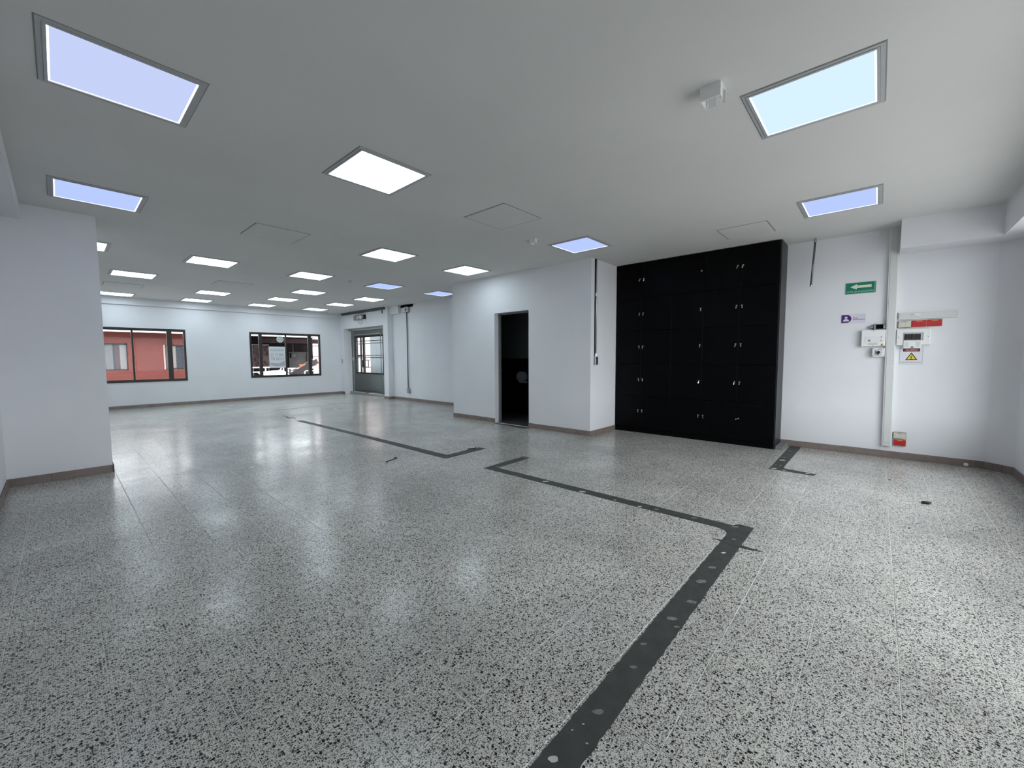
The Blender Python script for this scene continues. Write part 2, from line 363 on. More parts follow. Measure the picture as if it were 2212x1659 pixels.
for z in (.35, 1.05, 1.85): box(bm, BX+BT-.02, BX+BT+.012, BD[1]-.042, BD[1]-.030, z-.045, z+.045)
obj('hinge', bm, 'steel', d2)

# right jamb pilaster, header, left pier of the glass door
struct('trim_5', mk(box, 6.85, XR, 11.33, DY0, 0, ZC), 'wall', 'white pilaster right of the glass door')
struct('trim_6', mk(box, 6.85, XR, DY1, YF, 0, 2.32), 'wall', 'white pier left of the glass door')
struct('trim_7', mk(box, 6.85, XR, DY0, YF, 2.32, ZC), 'wall', 'white header box over the glass door')
struct('trim_8', mk(box, 6.93, XR, 10.86, 11.33, 2.63, ZC), 'wall', 'white ceiling boxing right of the glass door header')

# baseboards
SH, ST = .085, .013
def baseboard(name, a, b, normal, label, piece=.40, off=0.0):
    a = Vector((*a, 0)); b = Vector((*b, 0)); n = Vector((*normal, 0)); d = (b-a); Lg = d.length; d.normalize()
    def quadbox(bm, s0, s1, t0, t1, z0, z1):
        pts = [a+d*s0+n*t0, a+d*s1+n*t0, a+d*s1+n*t1, a+d*s0+n*t1]
        lo = [bm.verts.new((p.x, p.y, z0)) for p in pts]; hi = [bm.verts.new((p.x, p.y, z1)) for p in pts]
        bm.faces.new(hi); bm.faces.new(lo[::-1])
        for i in range(4): bm.faces.new((lo[i], lo[(i+1) % 4], hi[(i+1) % 4], hi[i]))
    root = struct(name, mk(quadbox, 0, Lg, 0, ST*.6, 0, SH*.97), 'skirt_grout', label)
    s = -off
    while s < Lg-1e-3:
        s0, s1 = max(s, 0), min(s+piece, Lg)
        if s1-s0 > .004:
            obj('skirting_tile', mk(quadbox, s0+.0012, s1-.0012, ST*.55, ST+random.uniform(-.001, .001), .001, SH+random.uniform(-.0015, .0015)), 'skirt', root)
        s += piece
baseboard('baseboard_far', (XL, YF), (6.85, YF), (0, -1), 'brown ceramic skirting along the far wall')
baseboard('baseboard_right_panel', (XR, 1.02), (XR, -.955), (-1, 0), 'brown ceramic skirting under the electrical panels', off=.1)
baseboard('baseboard_right_corner', (XR, -.955), (6.86, YN), (-.715, .699), 'short brown skirting pieces on the slanted corner', piece=.08)
baseboard('baseboard_near', (6.86, YN), (XL, YN), (0, 1), 'brown skirting along the near wall')
baseboard('baseboard_column', (XL, 6.52), (.351, 6.52), (0, -1), 'brown skirting tiles at the foot of the left column', piece=.46, off=.16)
baseboard('baseboard_left', (XL, YN), (XL, 6.52-ST), (1, 0), 'brown skirting along the left wall')
baseboard('baseboard_column_side', (.351, 6.52-ST), (.351, 7.05), (1, 0), 'brown skirting on the side of the left column')
baseboard('baseboard_bathroom_front', (BX, BY0-ST), (BX, BD[0]), (-1, 0), 'brown skirting right of the bathroom doorway')
baseboard('baseboard_bathroom_front_far', (BX, BD[1]), (BX, BY1), (-1, 0), 'brown skirting left of the bathroom doorway')
baseboard('baseboard_bathroom_side', (BX, BY0), (6.585, BY0), (0, -1), 'brown skirting between bathroom corner and lockers')
baseboard('baseboard_right_far', (XR, BY1), (XR, 11.33), (-1, 0), 'brown skirting between bathroom block and glass door')
baseboard('baseboard_pilaster', (6.85, 11.33-ST), (6.85, DY0), (-1, 0), 'brown skirting around the door pilaster')
baseboard('baseboard_pilaster_side', (XR, 11.33), (6.85, 11.33), (0, -1), 'brown skirting on the pilaster side')
baseboard('baseboard_pier', (6.85, DY1), (6.85, YF), (-1, 0), 'brown skirting under the pier left of the door')

# ------------------------------------------------------------------ windows of the far wall
def far_window(name, W, label, latch_side):
    x0, x1, z0, z1 = W; fr = .047; y0, y1 = YF-.012, YF+.075
    root = struct(name, mk(lambda b: (box(b, x0, x1, y0, y1, z0, z0+fr), box(b, x0, x1, y0, y1, z1-fr, z1), box(b, x0, x0+fr, y0, y1, z0+fr, z1-fr), box(b, x1-fr, x1, y0, y1, z0+fr, z1-fr))), 'bronze', label)
    m1, m2, mid = x0+.30, x1-.352, (x0+x1)/2-.03
    for c, wd in ((m1, .085), (m2, .105)):
        obj('mullion', mk(box, c-wd/2, c+wd/2, y0+.004, y1-.004, z0+fr, z1-fr), 'bronze', root)
    obj('mullion', mk(box, mid-.019, mid+.019, y0+.012, y1-.01, z0+fr, z1-fr), 'bronze', root)
    ed = [x0+fr, m1-.0425, m1+.0425, mid-.019, mid+.019, m2-.0525, m2+.0525, x1-fr]
    for k in range(4):
        a, b = ed[2*k], ed[2*k+1]; yy = YF+.03+(.012 if k == 1 else 0)
        s = obj('sash', mk(lambda q: (box(q, a, b, yy-.012, yy+.012, z0+fr, z0+fr+.022), box(q, a, b, yy-.012, yy+.012, z1-fr-.022, z1-fr))), 'bronze', root)
        obj('pane', mk(box, a, b, yy-.002, yy+.002, z0+fr, z1-fr), 'glass', s)
    lt = bmesh.new(); rbox(lt, mid-.014, mid+.014, y0-.012, y0+.014, 1.30, 1.42, .004); tube(lt, [(mid, y0-.01, 1.37), (mid+.035, y0-.022, 1.335)], [.01, .007], 8)
    obj('latch', lt, 'black', root)
    return root, (m1, mid, m2)
far_window('window_1', W1, 'dark framed window facing a red brick building', 0)
w2, (m1, mid2, m2b) = far_window('window_2', W2, 'dark framed window with a poster stuck on the glass', 0)
# near window (beside the camera)
def near_window():
    x0, x1, z0, z1 = NW; y0, y1 = YN-.11, YN-.03; fr = .055
    root = struct('window_3', mk(lambda b: (box(b, x0, x1, y0, y1, z0, z0+fr), box(b, x0, x1, y0, y1, z1-fr, z1), box(b, x0, x0+fr, y0, y1, z0+fr, z1-fr), box(b, x1-fr, x1, y0, y1, z0+fr, z1-fr))), 'bronze', 'long window in the wall beside the camera')
    n = 4
    for k in range(n):
        a = x0+fr+(x1-x0-2*fr)*k/n; b = x0+fr+(x1-x0-2*fr)*(k+1)/n
        if k: obj('mullion', mk(box, a-.025, a+.025, y0, y1, z0+fr, z1-fr), 'bronze', root)
        obj('pane', mk(box, a+(.025 if k else 0), b-(.025 if k < n-1 else 0), YN-.074, YN-.070, z0+fr, z1-fr), 'glass', root)
near_window()

# ------------------------------------------------------------------ glass door and vestibule
GX = XR+.06
d1 = struct('door_1', mk(lambda b: (box(b, GX-.04, GX+.04, DY0, DY1, .0, .085), box(b, GX-.04, GX+.04, DY0, DY1, DZ-.06, DZ))), mat('brushed_sill', (.42, .42, .40), .35, metal=.8), 'frameless glass entrance door with steel sill')
Ys = [DY0, 12.15, 14.02, DY1]
obj('fixed_pane', mk(box, GX-.005, GX+.005, Ys[0]+.004, Ys[1]-.004, .085, DZ-.06), 'glass_door', d1)
obj('fixed_pane', mk(box, GX-.005, GX+.005, Ys[2]+.004, Ys[3]-.004, .085, DZ-.06), 'glass_door', d1)
lf = obj('door_leaf', mk(box, GX-.006, GX+.006, Ys[1]+.004, Ys[2]-.004, .10, DZ-.22), 'glass_door', d1)
obj('transom_pane', mk(box, GX-.005, GX+.005, Ys[1]+.004, Ys[2]-.004, DZ-.21, DZ-.06), 'glass_door', d1)
obj('edge_strip', mk(box, GX-.009, GX+.009, Ys[1]-.008, Ys[1]+.008, .085, DZ-.06), mat('glass_edge', (.10, .12, .12), .3), d1)
obj('edge_strip', mk(box, GX-.008, GX+.008, Ys[2]-.006, Ys[2]+.006, .085, DZ-.06), 'steel', d1)
obj('patch_fitting', mk(box, GX-.02, GX+.02, Ys[1]+.02, Ys[2]-.02, DZ-.222, DZ-.206), 'steel', d1)
hm = bmesh.new()
hy = 13.22; hz0, hz1 = .98, 1.22
tube(hm, [(GX-.012, hy, hz1), (GX-.075, hy, hz1), (GX-.075, hy, hz0), (GX-.012, hy, hz0)], .014, 8)
tube(hm, [(GX-.012, hy-.38, hz1), (GX-.075, hy-.38, hz1), (GX-.075, hy-.38, hz0), (GX-.012, hy-.38, hz0)], .014, 8)
tube(hm, [(GX-.075, hy, hz1), (GX-.075, hy-.38, hz1)], .014, 8); tube(hm, [(GX-.075, hy, hz0), (GX-.075, hy-.38, hz0)], .014, 8)
obj('pull_handle', hm, 'black', lf)
obj('lock_bar', mk(rbox, GX-.03, GX-.007, 13.36, 13.71, 1.335, 1.40, .004, 1), 'black', lf)
obj('lock', mk(rbox, GX-.03, GX+.03, 14.02, 14.10, 1.20, 1.34, .006), 'steel', d1)
obj('floor_closer', mk(rbox, GX-.06, GX+.02, 13.0, 13.14, .085, .10, .004), 'black', d1)
# vestibule
VX = 8.10
VW = (13.70, 15.85, .66, 2.165)
wall_with_holes('wall_vestibule_outer', 'x', VX, VX+.12, 10.2, 16.3, 0, 2.8, [VW], m=mat('vestibule_paint', (.52, .53, .52), .7), label='grey outer wall of the vestibule behind the glass door')
struct('floor_vestibule', mk(box, XR+.12, VX+.12, 10.2, 16.3, -.16, -.002), mat('vestibule_floor', (.14, .14, .14), .4), 'dark vestibule floor')
struct('ceiling_vestibule', mk(box, XR+.0, VX+.12, 10.2, 16.3, 2.8, 2.95), 'ceil')
struct('wall_vestibule_end', mk(box, XR, VX+.12, 16.2, 16.32, -.1, 2.8), M['wall'])
struct('wall_vestibule_inner', mk(box, XR, XR+.12, YF+.15, 16.2, -.1, 2.8), mat('maroon_render', (.03, .016, .017), .9, spec=.05), 'dark maroon flank of the vestibule')
def vest_window():
    y0, y1, z0, z1 = VW; fr = .06
    root = struct('window_4', mk(lambda b: (box(b, VX-.01, VX+.07, y0, y1, z0, z0+fr), box(b, VX-.01, VX+.07, y0, y1, z1-fr, z1), box(b, VX-.01, VX+.07, y0, y0+fr, z0+fr, z1-fr), box(b, VX-.01, VX+.07, y1-fr, y1, z0+fr, z1-fr))), 'bronze', 'dark barred window seen through the glass door')
    for yy, wd in ((15.45, .05), (15.22, .10)): obj('mullion', mk(box, VX, VX+.06, yy-wd/2, yy+wd/2, z0+fr, z1-fr), 'bronze', root)
    for zz, a, b in ((1.96, 13.76, 15.8), (1.30, 13.76, 15.8)): obj('bar', mk(box, VX+.02, VX+.04, a, b, zz-.012, zz+.012), 'bronze', root)
    obj('pane', mk(box, VX+.045, VX+.049, y0+fr, y1-fr, z0+fr, z1-fr), 'glass', root)
vest_window()

# ------------------------------------------------------------------ outdoors
struct('ground_outdoor', mk(box, -40, 45, -40, 60, -.35, -.17), 'concrete', 'concrete yard outside the windows')
struct('added_sky_shade_near', mk(box, XL-.2, XR+.4, YN-.85, YN-.15, 2.60, 2.75), 'concrete', 'unseen concrete slab added to block high sky at the near window')  # unseen slab added to keep high sky light off the floor
struct('added_sky_shade_far', mk(box, XL-.2, XR, YF+.15, YF+2.0, 2.75, 2.95), 'concrete', 'unseen concrete slab added to cut daylight outside the far wall')  # unseen slab added to lower the daylight reaching the brick wall
def brick_building():
    Y0 = 20.0
    t = thing('brick_building', 'red brick building with white fascia seen through the left window', 'building', (1.5, Y0, -.17))
    def L(*a): x0, x1, y0, y1, z0, z1 = a; return (x0-1.5, x1-1.5, y0-Y0, y1-Y0, z0+.17, z1+.17)
    wins = [(.2, 1.66, .885, 1.845), (2.66, 4.1, .895, 1.82)]
    bm = bmesh.new(); c = -3.0
    for (a, b, z0, z1) in wins:
        box(bm, *L(c, a, Y0, Y0+.2, -.17, 2.6)); box(bm, *L(a, b, Y0, Y0+.2, -.17, z0)); box(bm, *L(a, b, Y0, Y0+.2, z1, 2.6)); c = b
    box(bm, *L(c, 5.35, Y0, Y0+.2, -.17, 2.6)); box(bm, *L(5.15, 5.35, Y0+.2, Y0+3.2, -.17, 2.6))
    obj('wall', bm, 'brick', t)
    obj('fascia', mk(box, *L(-3, 9.3, Y0-.55, Y0-.45, 2.235, 2.62)), 'white_ext', t)
    obj('soffit', mk(box, *L(-3, 9.3, Y0-.45, Y0+3.2, 2.36, 2.45)), 'purplegrey', t)
    obj('roof', mk(box, *L(-3, 9.3, Y0-.5, Y0+3.3, 2.62, 2.75)), 'concrete', t)
    for i, (a, b, z0, z1) in enumerate(wins):
        wf = obj('window', mk(lambda q: (box(q, *L(a, b, Y0+.06, Y0+.12, z0, z0+.04)), box(q, *L(a, b, Y0+.06, Y0+.12, z1-.04, z1)), box(q, *L(b-.03, b, Y0+.06, Y0+.12, z0, z1)), box(q, *L(a, a+.03, Y0+.06, Y0+.12, z0, z1)))), 'bronze', t)
        obj('pane', mk(box, *L(a, b, Y0+.14, Y0+.15, z0, z1)), 'winglass', wf)
        if i == 0:
            obj('curtain', mk(box, *L(a, 1.28, Y0+.115, Y0+.13, z0+.04, z1-.04)), 'curtain', wf); obj('curtain', mk(box, *L(1.33, 1.46, Y0+.115, Y0+.13, z0+.04, z1-.04)), 'curtain_b', wf); obj('curtain', mk(box, *L(1.46, 1.63, Y0+.115, Y0+.13, z0+.04, z1-.04)), mat('pale_curtain', (.21, .205, .205), .9), wf)
        else:
            obj('curtain', mk(box, *L(a+.06, a+.16, Y0+.115, Y0+.13, z0+.04, z1-.04)), 'curtain', wf); obj('curtain', mk(box, *L(a+.27, a+.36, Y0+.115, Y0+.13, z0+.04, z1-.04)), mat('tan_curtain', (.22, .20, .18), .9), wf)
            obj('reveal', mk(box, *L(a-.02, a+.03, Y0-.01, Y0+.06, z0, z1)), mat('pale_reveal', (.40, .26, .24), .8), wf)
    # porch recess behind the right window
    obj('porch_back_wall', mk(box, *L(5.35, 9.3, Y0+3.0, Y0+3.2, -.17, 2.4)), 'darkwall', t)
    obj('porch_grey_panel', mk(box, *L(8.05, 9.15, Y0+2.9, Y0+3.0, -.17, 1.62)), 'greywall', t)
    obj('porch_post', mk(box, *L(8.93, 9.05, Y0+2.8, Y0+2.9, -.17, 1.60)), 'curtain', t)
    obj('porch_beam', mk(box, *L(6.2, 9.3, Y0+1.2, Y0+1.35, 2.02, 2.24)), 'purplegrey', t)
    obj('porch_lamp', mk(lambda q: (rbox(q, *L(7.55, 7.80, Y0+1.2, Y0+1.45, 1.30, 1.55), .03), box(q, *L(7.66, 7.69, Y0+1.3, Y0+1.33, 1.55, 2.05)))), 'black', t)
brick_building()
def porch_bits():
    t = thing('white_railing', 'white tubular railing in the yard behind the postered window', 'railing', (7.0, 18.6, -.17))
    def L(x, y, z): return (x-7.0, y-18.6, z+.17)
    for i, (a, b) in enumerate(((4.95, 6.30), (7.15, 8.6))):
        for z in (.92, .74, .58): obj('rail', mk(tube, [L(a, 18.6, z), L(b, 18.6, z)], .022, 8), 'white_ext', t)
        for x in (a, (a+b)/2, b): obj('post', mk(tube, [L(x, 18.6, -.17), L(x, 18.6, .95)], .025, 8), 'white_ext', t)
        obj('brace', mk(tube, [L(b-.30, 18.58, .60), L(b-.06, 18.58, .92)], .02, 8), 'white_ext', t)
    bm = bmesh.new(); prism(bm, [(0, 0), (.95, 0), (.80, .30), (.10, .30)], 0, .9)
    t2 = thing('ramp_panel', 'white sloping panel below the railing outside', 'panel', (5.35, 17.6, .45))
    o = obj('panel', mk(lambda b: [box(b, 0, .95, 0, .9, 0, .04)]), 'white_ext', t2); o.rotation_euler = (.30, -.06, .05)
    [obj('leg', mk(box, a, a+.07, .1, .17, -.62, .02), 'white_ext', t2) for a in (.05, .80)]
    t3 = thing('stair_board', 'dark inclined stair stringer behind the postered window', 'stair', (6.35, 18.25, -.17))
    o = obj('stringer', mk(box, 0, 1.4, 0, .06, -.05, .16), mat('dark_brown', (.04, .028, .03), .7), t3); o.location = (.02, 0, .62); o.rotation_euler = (0, -.50, 0)
    o = obj('handrail', mk(tube, [(0, 0, .2), (1.4, 0, .2)], .015, 8), 'curtain', t3); o.location = (.02, 0, .64); o.rotation_euler = (0, -.50, 0)
    o = thing('orange_crate', 'orange plastic crate on the yard table outside', 'crate', (at_y(655, 795, 19.3).x, 19.3, .86))
    obj('body', mk(rbox, 0, .62, 0, .4, 0, .14, .015), 'orange', o); obj('rim', mk(rbox, -.015, .635, -.015, .415, .12, .15, .008), 'orange', o)
    t5 = thing('yard_table', 'white low table standing in the yard under the orange crate', 'table', (at_y(655, 795, 19.3).x-.55, 19.2, -.17))
    obj('table_top', mk(box, 0, 1.7, 0, .6, .99, 1.03), 'white_ext', t5)
    for x in (.03, 1.6):
        for y in (.03, .5): obj('leg', mk(box, x, x+.07, y, y+.07, 0, .99), 'white_ext', t5)
    t4 = thing('printed_banner', 'reddish printed banner hanging on the porch behind the poster', 'banner', (5.75, 20.6, .9))
    obj('sheet', mk(box, 0, .62, 0, .02, 0, 1.0), 'banner', t4); obj('rod', mk(tube, [(-.03, .01, 1.0), (.65, .01, 1.0)], .015, 8), 'steel', t4)
    obj('rod', mk(tube, [(-.03, .01, 0), (.65, .01, 0)], .015, 8), 'steel', t4); obj('strut', mk(lambda b: (tube(b, [(0, .02, -1.07), (0, .02, 1.0)], .012, 8), tube(b, [(.62, .02, -1.07), (.62, .02, 1.0)], .012, 8))), 'steel', t4)
porch_bits()
def pink_building():
    t = thing('pink_building', 'pale pink building beyond the vestibule window', 'building', (14.6, 24.0, -.17))
    obj('wall', mk(box, 0, .3, -16, 14, 0, 6.5), 'pink_ext', t)
    for zz in (1.6, 2.45, 4.2): obj('ledge', mk(box, -.06, 0, -16, 14, zz, zz+.05), 'purplegrey', t)
    obj('door_panel', mk(box, -.04, 0, -9, 2.4, 0, 3.4), 'winglass', t)
    obj('roof', mk(box, -.3, 3, -16, 14, 6.5, 6.7), 'concrete', t)
pink_building()

# ------------------------------------------------------------------ lockers
LX, LY0, LY1, LZ1 = 6.585, 1.02, 3.447, 2.868
def lockers():
    t = thing('locker_cabinet', 'floor to ceiling black locker cabinet with keys in its doors', 'cabinet', (LX, LY1, 0), 'right')
    Wd = LY1-LY0
    obj('carcass', mk(box, 0, Wd-.019, 0.0, LZ1, -(XR-LX)+.002, -.022), 'black_lam', t)
    obj('plinth', mk(box, 0, Wd-.019, 0.0, .07, -.022, -.006), 'black_lam', t)
    zs = [.075, .626, 1.180, 1.730, 2.282, LZ1-.004]
    for r in range(5):   # side panel boards, one per tier
        obj('side_panel', mk(box, Wd-.018, Wd, zs[r]-(.07 if r == 0 else -.0015), zs[r+1]-.0015, -(XR-LX)+.002, 0), 'black_lit', t)
    ys = [3.447, 2.988, 2.485, 2.007, 1.515, 1.04]
    us = [LY1-y for y in ys]
    for r in range(5):
        for c in range(5):
            u0, u1, v0, v1 = us[c]+.0015, us[c+1]-.0015, zs[r]+.002, zs[r+1]-.002
            d = obj('door', mk(rbox, u0, u1, v0, v1, -.021, 0, .0015, 1), 'black_lam', t)
            right = c in (0, 2) or (c == 3 and r != 0)
            lu = (u1-.035) if right else (u0+.03)
            lv = (v0+v1)/2+.02+(.02 if r == 0 else 0)
            k = obj('lock', mk(lambda b: (prism(b, circle(lu, lv, .0115, 14), -.001, .005), prism(b, circle(lu, lv, .0085, 14), .005, .009))), 'lockmetal', d, label='small chrome cam lock')
            if not (r == 4 and c == 2):
                a = random.uniform(-.35, .25) - (1.2 if (r == 0 and c == 4) else 0)
                kb = bmesh.new(); prism(kb, [(-.0022, -.004), (.0022, -.004), (.0022, -.016), (.008, -.022), (.009, -.032), (.004, -.041), (-.004, -.041), (-.009, -.032), (-.008, -.022), (-.0022, -.016)], .010, .0122)
                bmesh.ops.rotate(kb, verts=kb.verts[:], cent=(0, 0, 0), matrix=Matrix.Rotation(a, 3, 'Z')); bmesh.ops.rotate(kb, verts=kb.verts[:], cent=(0, 0, .01), matrix=Matrix.Rotation(random.uniform(-.5, .9), 3, 'Y'))
                move(kb, lu, lv, .002); obj('key', kb, 'lockmetal', d)
lockers()

# ------------------------------------------------------------------ ceiling lights and hatches
def make_light(blue):
    t = thing('ceiling_light', 'x', 'ceiling light', (0, 0, ZC), 'ceil', 'square ceiling lights')
    a, b, c = .325, .305, .290
    def ring(bm, o, i, w0, w1):
        box(bm, -o, o, -o, -i, w0, w1); box(bm, -o, o, i, o, w0, w1); box(bm, -o, -i, -i, i, w0, w1); box(bm, i, o, -i, i, w0, w1)
    obj('frame', mk(ring, a, b, 0, .006), 'light_frame', t)
    obj('inner_trim', mk(ring, b-.001, c, 0, .010), 'light_frame', t)
    obj('shadow_gap', mk(ring, a+.006, a+.001, 0, .0012), 'joint', t)
    if blue:
        obj('edge_glow', mk(ring, c, c-.009, 0, .0045), 'lamp_rim', t); c -= .009
    obj('diffuser', mk(box, -c, c, -c, c, .001, .004), ('lamp', 'lamp_blue', 'lamp_soft', 'lamp_lilac')[blue], t)
    return t
def dup(root):
    r = root.copy(); COL.objects.link(r)
    for ch in root.children: c = ch.copy(); COL.objects.link(c); c.parent = r
    return r
LIGHTS = [
 (.33, 3.25, 3, 'largest lit square panel, in the upper left corner of the ceiling'),
 (.337, 5.68, 1, 'lit square panel on the ceiling directly in front of the left column'),
 (3.175, .36, 2, 'large lit square panel at upper right, beside the open white junction box'),
 (5.467, .36, 1, 'bluish lit panel nearest the electrical wall, upper right'),
 (1.907, 3.26, 0, 'lit square panel in the second row, between the biggest left panel and a hatch'),
 (5.007, 3.20, 1, 'bluish lit panel next to the small white ceiling box near the lockers'),
 (3.475, 5.66, 0, 'lit panel midway between the central ceiling hatch and the distant glass door'),
 (5.035, 5.63, 0, 'diamond shaped lit panel above the bathroom front wall'),
 (.23, 8.17, 0, 'lit panel half hidden by the right edge of the left column'),
 (1.752, 8.16, 0, 'middle distance lit panel above the wall between the two far windows'),
 (3.316, 8.16, 0, 'lit panel in the middle distance above the postered window'),
 (4.875, 8.16, 1, 'bluish lit panel right of the small ceiling sprinkler stub'),
 (6.375, 8.10, 1, 'bluish lit panel cut off by the corner of the bathroom block'),
 (1.014, 10.41, 0, 'lit panel in front of the leftmost far ceiling hatch'),
 (4.09, 10.23, 0, 'lit panel in the fifth row, to the right of the far middle hatch'),
 (5.68, 10.28, 0, 'lit panel closest to the right wall conduit at the far end'),
 (2.56, 11.95, 0, 'lit panel just behind the far middle hatch'),
 (4.10, 11.94, 0, 'middle lit panel of the second row from the far wall'),
 (5.64, 11.90, 0, 'lit panel in front of the emergency lamp over the glass door'),
 (1.01, 13.80, 0, 'leftmost lit panel of the row by the far wall, cut by the column'),
 (2.58, 13.79, 0, 'second lit panel from the left in the row by the far wall'),
 (4.116, 13.68, 0, 'third lit panel from the left in the row by the far wall'),
 (5.638, 13.63, 0, 'rightmost lit panel of the row by the far wall, near the glass door'),
]
proto = {k: make_light(k) for k in range(4)}; used = {k: False for k in range(4)}
for x, y, b, lab in LIGHTS:
    o = dup(proto[b]) if used[b] else proto[b]; used[b] = True
    frame(o, (x, y, ZC), 'ceil'); o['label'] = lab
HATCH = [(1.921, 5.752, .30, 'flush square ceiling hatch left of centre, between lit panels'), (3.432, 3.220, .30, 'flush square ceiling hatch with dark joint in the middle of the ceiling'),
         (5.86, 1.30, .265, 'faint ceiling hatch above the right end of the lockers'), (2.549, 10.26, .30, 'distant ceiling hatch in the middle, between lit rows'), (1.0, 12.06, .30, 'distant ceiling hatch near the left column')]
for x, y, h, lab in HATCH:
    t = thing('ceiling_hatch', lab, 'hatch', (x, y, ZC), 'ceil', 'flush ceiling hatches')
    def ring(bm, o, i, w0, w1):
        box(bm, -o, o, -o, -i, w0, w1); box(bm, -o, o, i, o, w0, w1); box(bm, -o, -i, -i, i, w0, w1); box(bm, i, o, -i, i, w0, w1)
    obj('joint', mk(ring, h+.012, h-.002, 0, .0016), 'joint', t); obj('panel', mk(rbox, -h+.012, h-.012, -h+.012, h-.012, 0, .005, .002, 1), 'hatch', t)
    obj('edge_trim', mk(ring, h-.002, h-.012, 0, .0045), 'hatch', t)

# open white junction box: three walled plastic base hanging on the ceiling
def junction_box(name, lab, x, y, s, h, openfront=True):
    t = thing(name, lab, 'junction box', (x, y, ZC), 'ceil'); wl = .006
    def body(b):
        box(b, -s, s, -s, -s+wl, 0, h); box(b, -s, -s+wl, -s+wl, s, 0, h); box(b, s-wl, s, -s+wl, s*.1, 0, h)
        box(b, -s+wl+.0004, s-wl-.0004, -s+wl+.0004, s-.001, 0, .004); box(b, s-wl, s, s*.72, s, 0, h); box(b, -s+wl+.0004, -s*.45, s-wl, s, .0045, h)
    obj('shell', mk(body), 'plastic', t)
    for a, c in ((-.8, -.8), (.8, -.8), (-.8, .8), (.05, .78)):
        obj('screw_post', mk(lambda b: prism(b, circle(a*s, c*s, s*.14, 10), .004, h*.96)), 'plastic', t)
    return t
junction_box('junction_box', 'open white plastic junction box on the ceiling beside the large right panel', 2.662, .788, .056, .078)
junction_box('junction_box', 'small white plastic box on the ceiling near the bathroom corner', 4.345, 3.49, .050, .058)
t = thing('sprinkler_stub', 'tiny dark pipe stub on the ceiling in the middle distance', 'pipe stub', (4.083, 8.12, ZC), 'ceil')
obj('rose', mk(lambda b: prism(b, circle(0, 0, .05, 16), 0, .006)), 'emergency', t); obj('nozzle', mk(lambda b: tube(b, [(0, 0, .006), (0, 0, .05)], [.014, .009], 10)), 'steel', t)
t = thing('smoke_detector', 'small round detector on the ceiling near the far right corner', 'detector', (6.30, YF-.26, ZC), 'ceil')
obj('base', mk(lambda b: prism(b, circle(0, 0, .055, 18), 0, .014)), 'plastic', t); obj('head', mk(lambda b: tube(b, [(0, 0, .014), (0, 0, .035), (0, 0, .045)], [.045, .045, .03], 18)), 'plastic', t)

# ------------------------------------------------------------------ right wall: signs, panels, trunking
E0 = (XR, 0, 0)
def quad_rect(c, d=0): return rq(c, d)
def sign_evac():
    u0, u1, v0, v1 = quad_rect([(1826.4, 612.8), (1892.6, 605.6), (1892.2, 630.7), (1825, 637.7)])
    cu, cv = (u0+u1)/2, (v0+v1)/2; w_, h_ = (u1-u0)/2, (v1-v0)/2
    t = thing('exit_route_sign', 'green evacuation route sign with cream left arrow on white wall', 'sign', (XR, -cu, cv), 'right')
    obj('plate', mk(box, -w_, w_, -h_, h_, 0, .003), 'green', t)
    k = .012
    obj('border', mk(lambda b: (box(b, -w_, w_, h_-k*.5, h_, .003, .0036), box(b, -w_, w_, -h_, -h_+k*.5, .003, .0036), box(b, -w_, -w_+k*.5, -h_, h_, .003, .0036), box(b, w_-k*1.1, w_-k*.6, -h_, h_, .003, .0036))), mat('border_grey', (.35, .48, .42), .5), t)
    ay = h_*.22
    obj('arrow', mk(lambda b: prism(b, [(-w_*.66, ay), (-w_*.22, ay+h_*.48), (-w_*.22, ay+h_*.24), (w_*.72, ay+h_*.24), (w_*.72, ay-h_*.20), (-w_*.22, ay-h_*.20), (-w_*.22, ay-h_*.46)], .003, .0038)), 'glow', t)
    obj('lettering', move(text_bm('RUTA DE EVACUACIÓN', h_*.40, width=w_*1.72), 0, -h_*.62, .0036), mat('sign_letter', (.50, .66, .58), .6), t)
def sign_admin():
    u0, u1, v0, v1 = quad_rect([(1815.6, 679.5), (1870.5, 676.8), (1869.8, 697.1), (1815.2, 699.9)])
    cu, cv = (u0+u1)/2, (v0+v1)/2; w_, h_ = (u1-u0)/2, (v1-v0)/2
    t = thing('area_sign', 'pale sign with purple person icon below the green sign', 'sign', (XR, -cu, cv), 'right')
    obj('plate', mk(box, -w_, w_, -h_, h_, 0, .003), 'lilac', t)
    r = h_*.86; cx = -w_+.01
    pts = [(cx, -r), (cx+r*.8, -r)] + circle(cx+r*.95, 0, r, 14, -math.pi/2, math.pi/2)[1:-1] + [(cx+r*.8, r), (cx, r)]
    obj('emblem', mk(lambda b: prism(b, pts, .003, .0036)), 'purple', t)
    ex = cx+r*.92
    obj('person_icon', mk(lambda b: (prism(b, circle(ex, r*.32, r*.28, 16), .0036, .0042), prism(b, circle(ex, -r*.62, r*.60, 14, 0, math.pi, ry=r*.58), .0036, .0042))), 'lilac', t)
    obj('lettering', move(text_bm('Área', h_*.40, 'LEFT'), cx+r*2.25, h_*.16, .0036), 'purple', t)
    obj('lettering', move(text_bm('administrativa', h_*.42, 'LEFT', width=w_*.92), cx+r*2.25, -h_*.18, .0036), 'purple', t)
    obj('swoosh', mk(tube, [(w_*.35, h_*.72, .0034), (w_*.6, h_*.62, .0034), (w_*.85, h_*.65, .0034), (w_*.97, h_*.40, .0034)], .0022, 6), mat('swoosh_grey', (.52, .42, .50), .6), t)
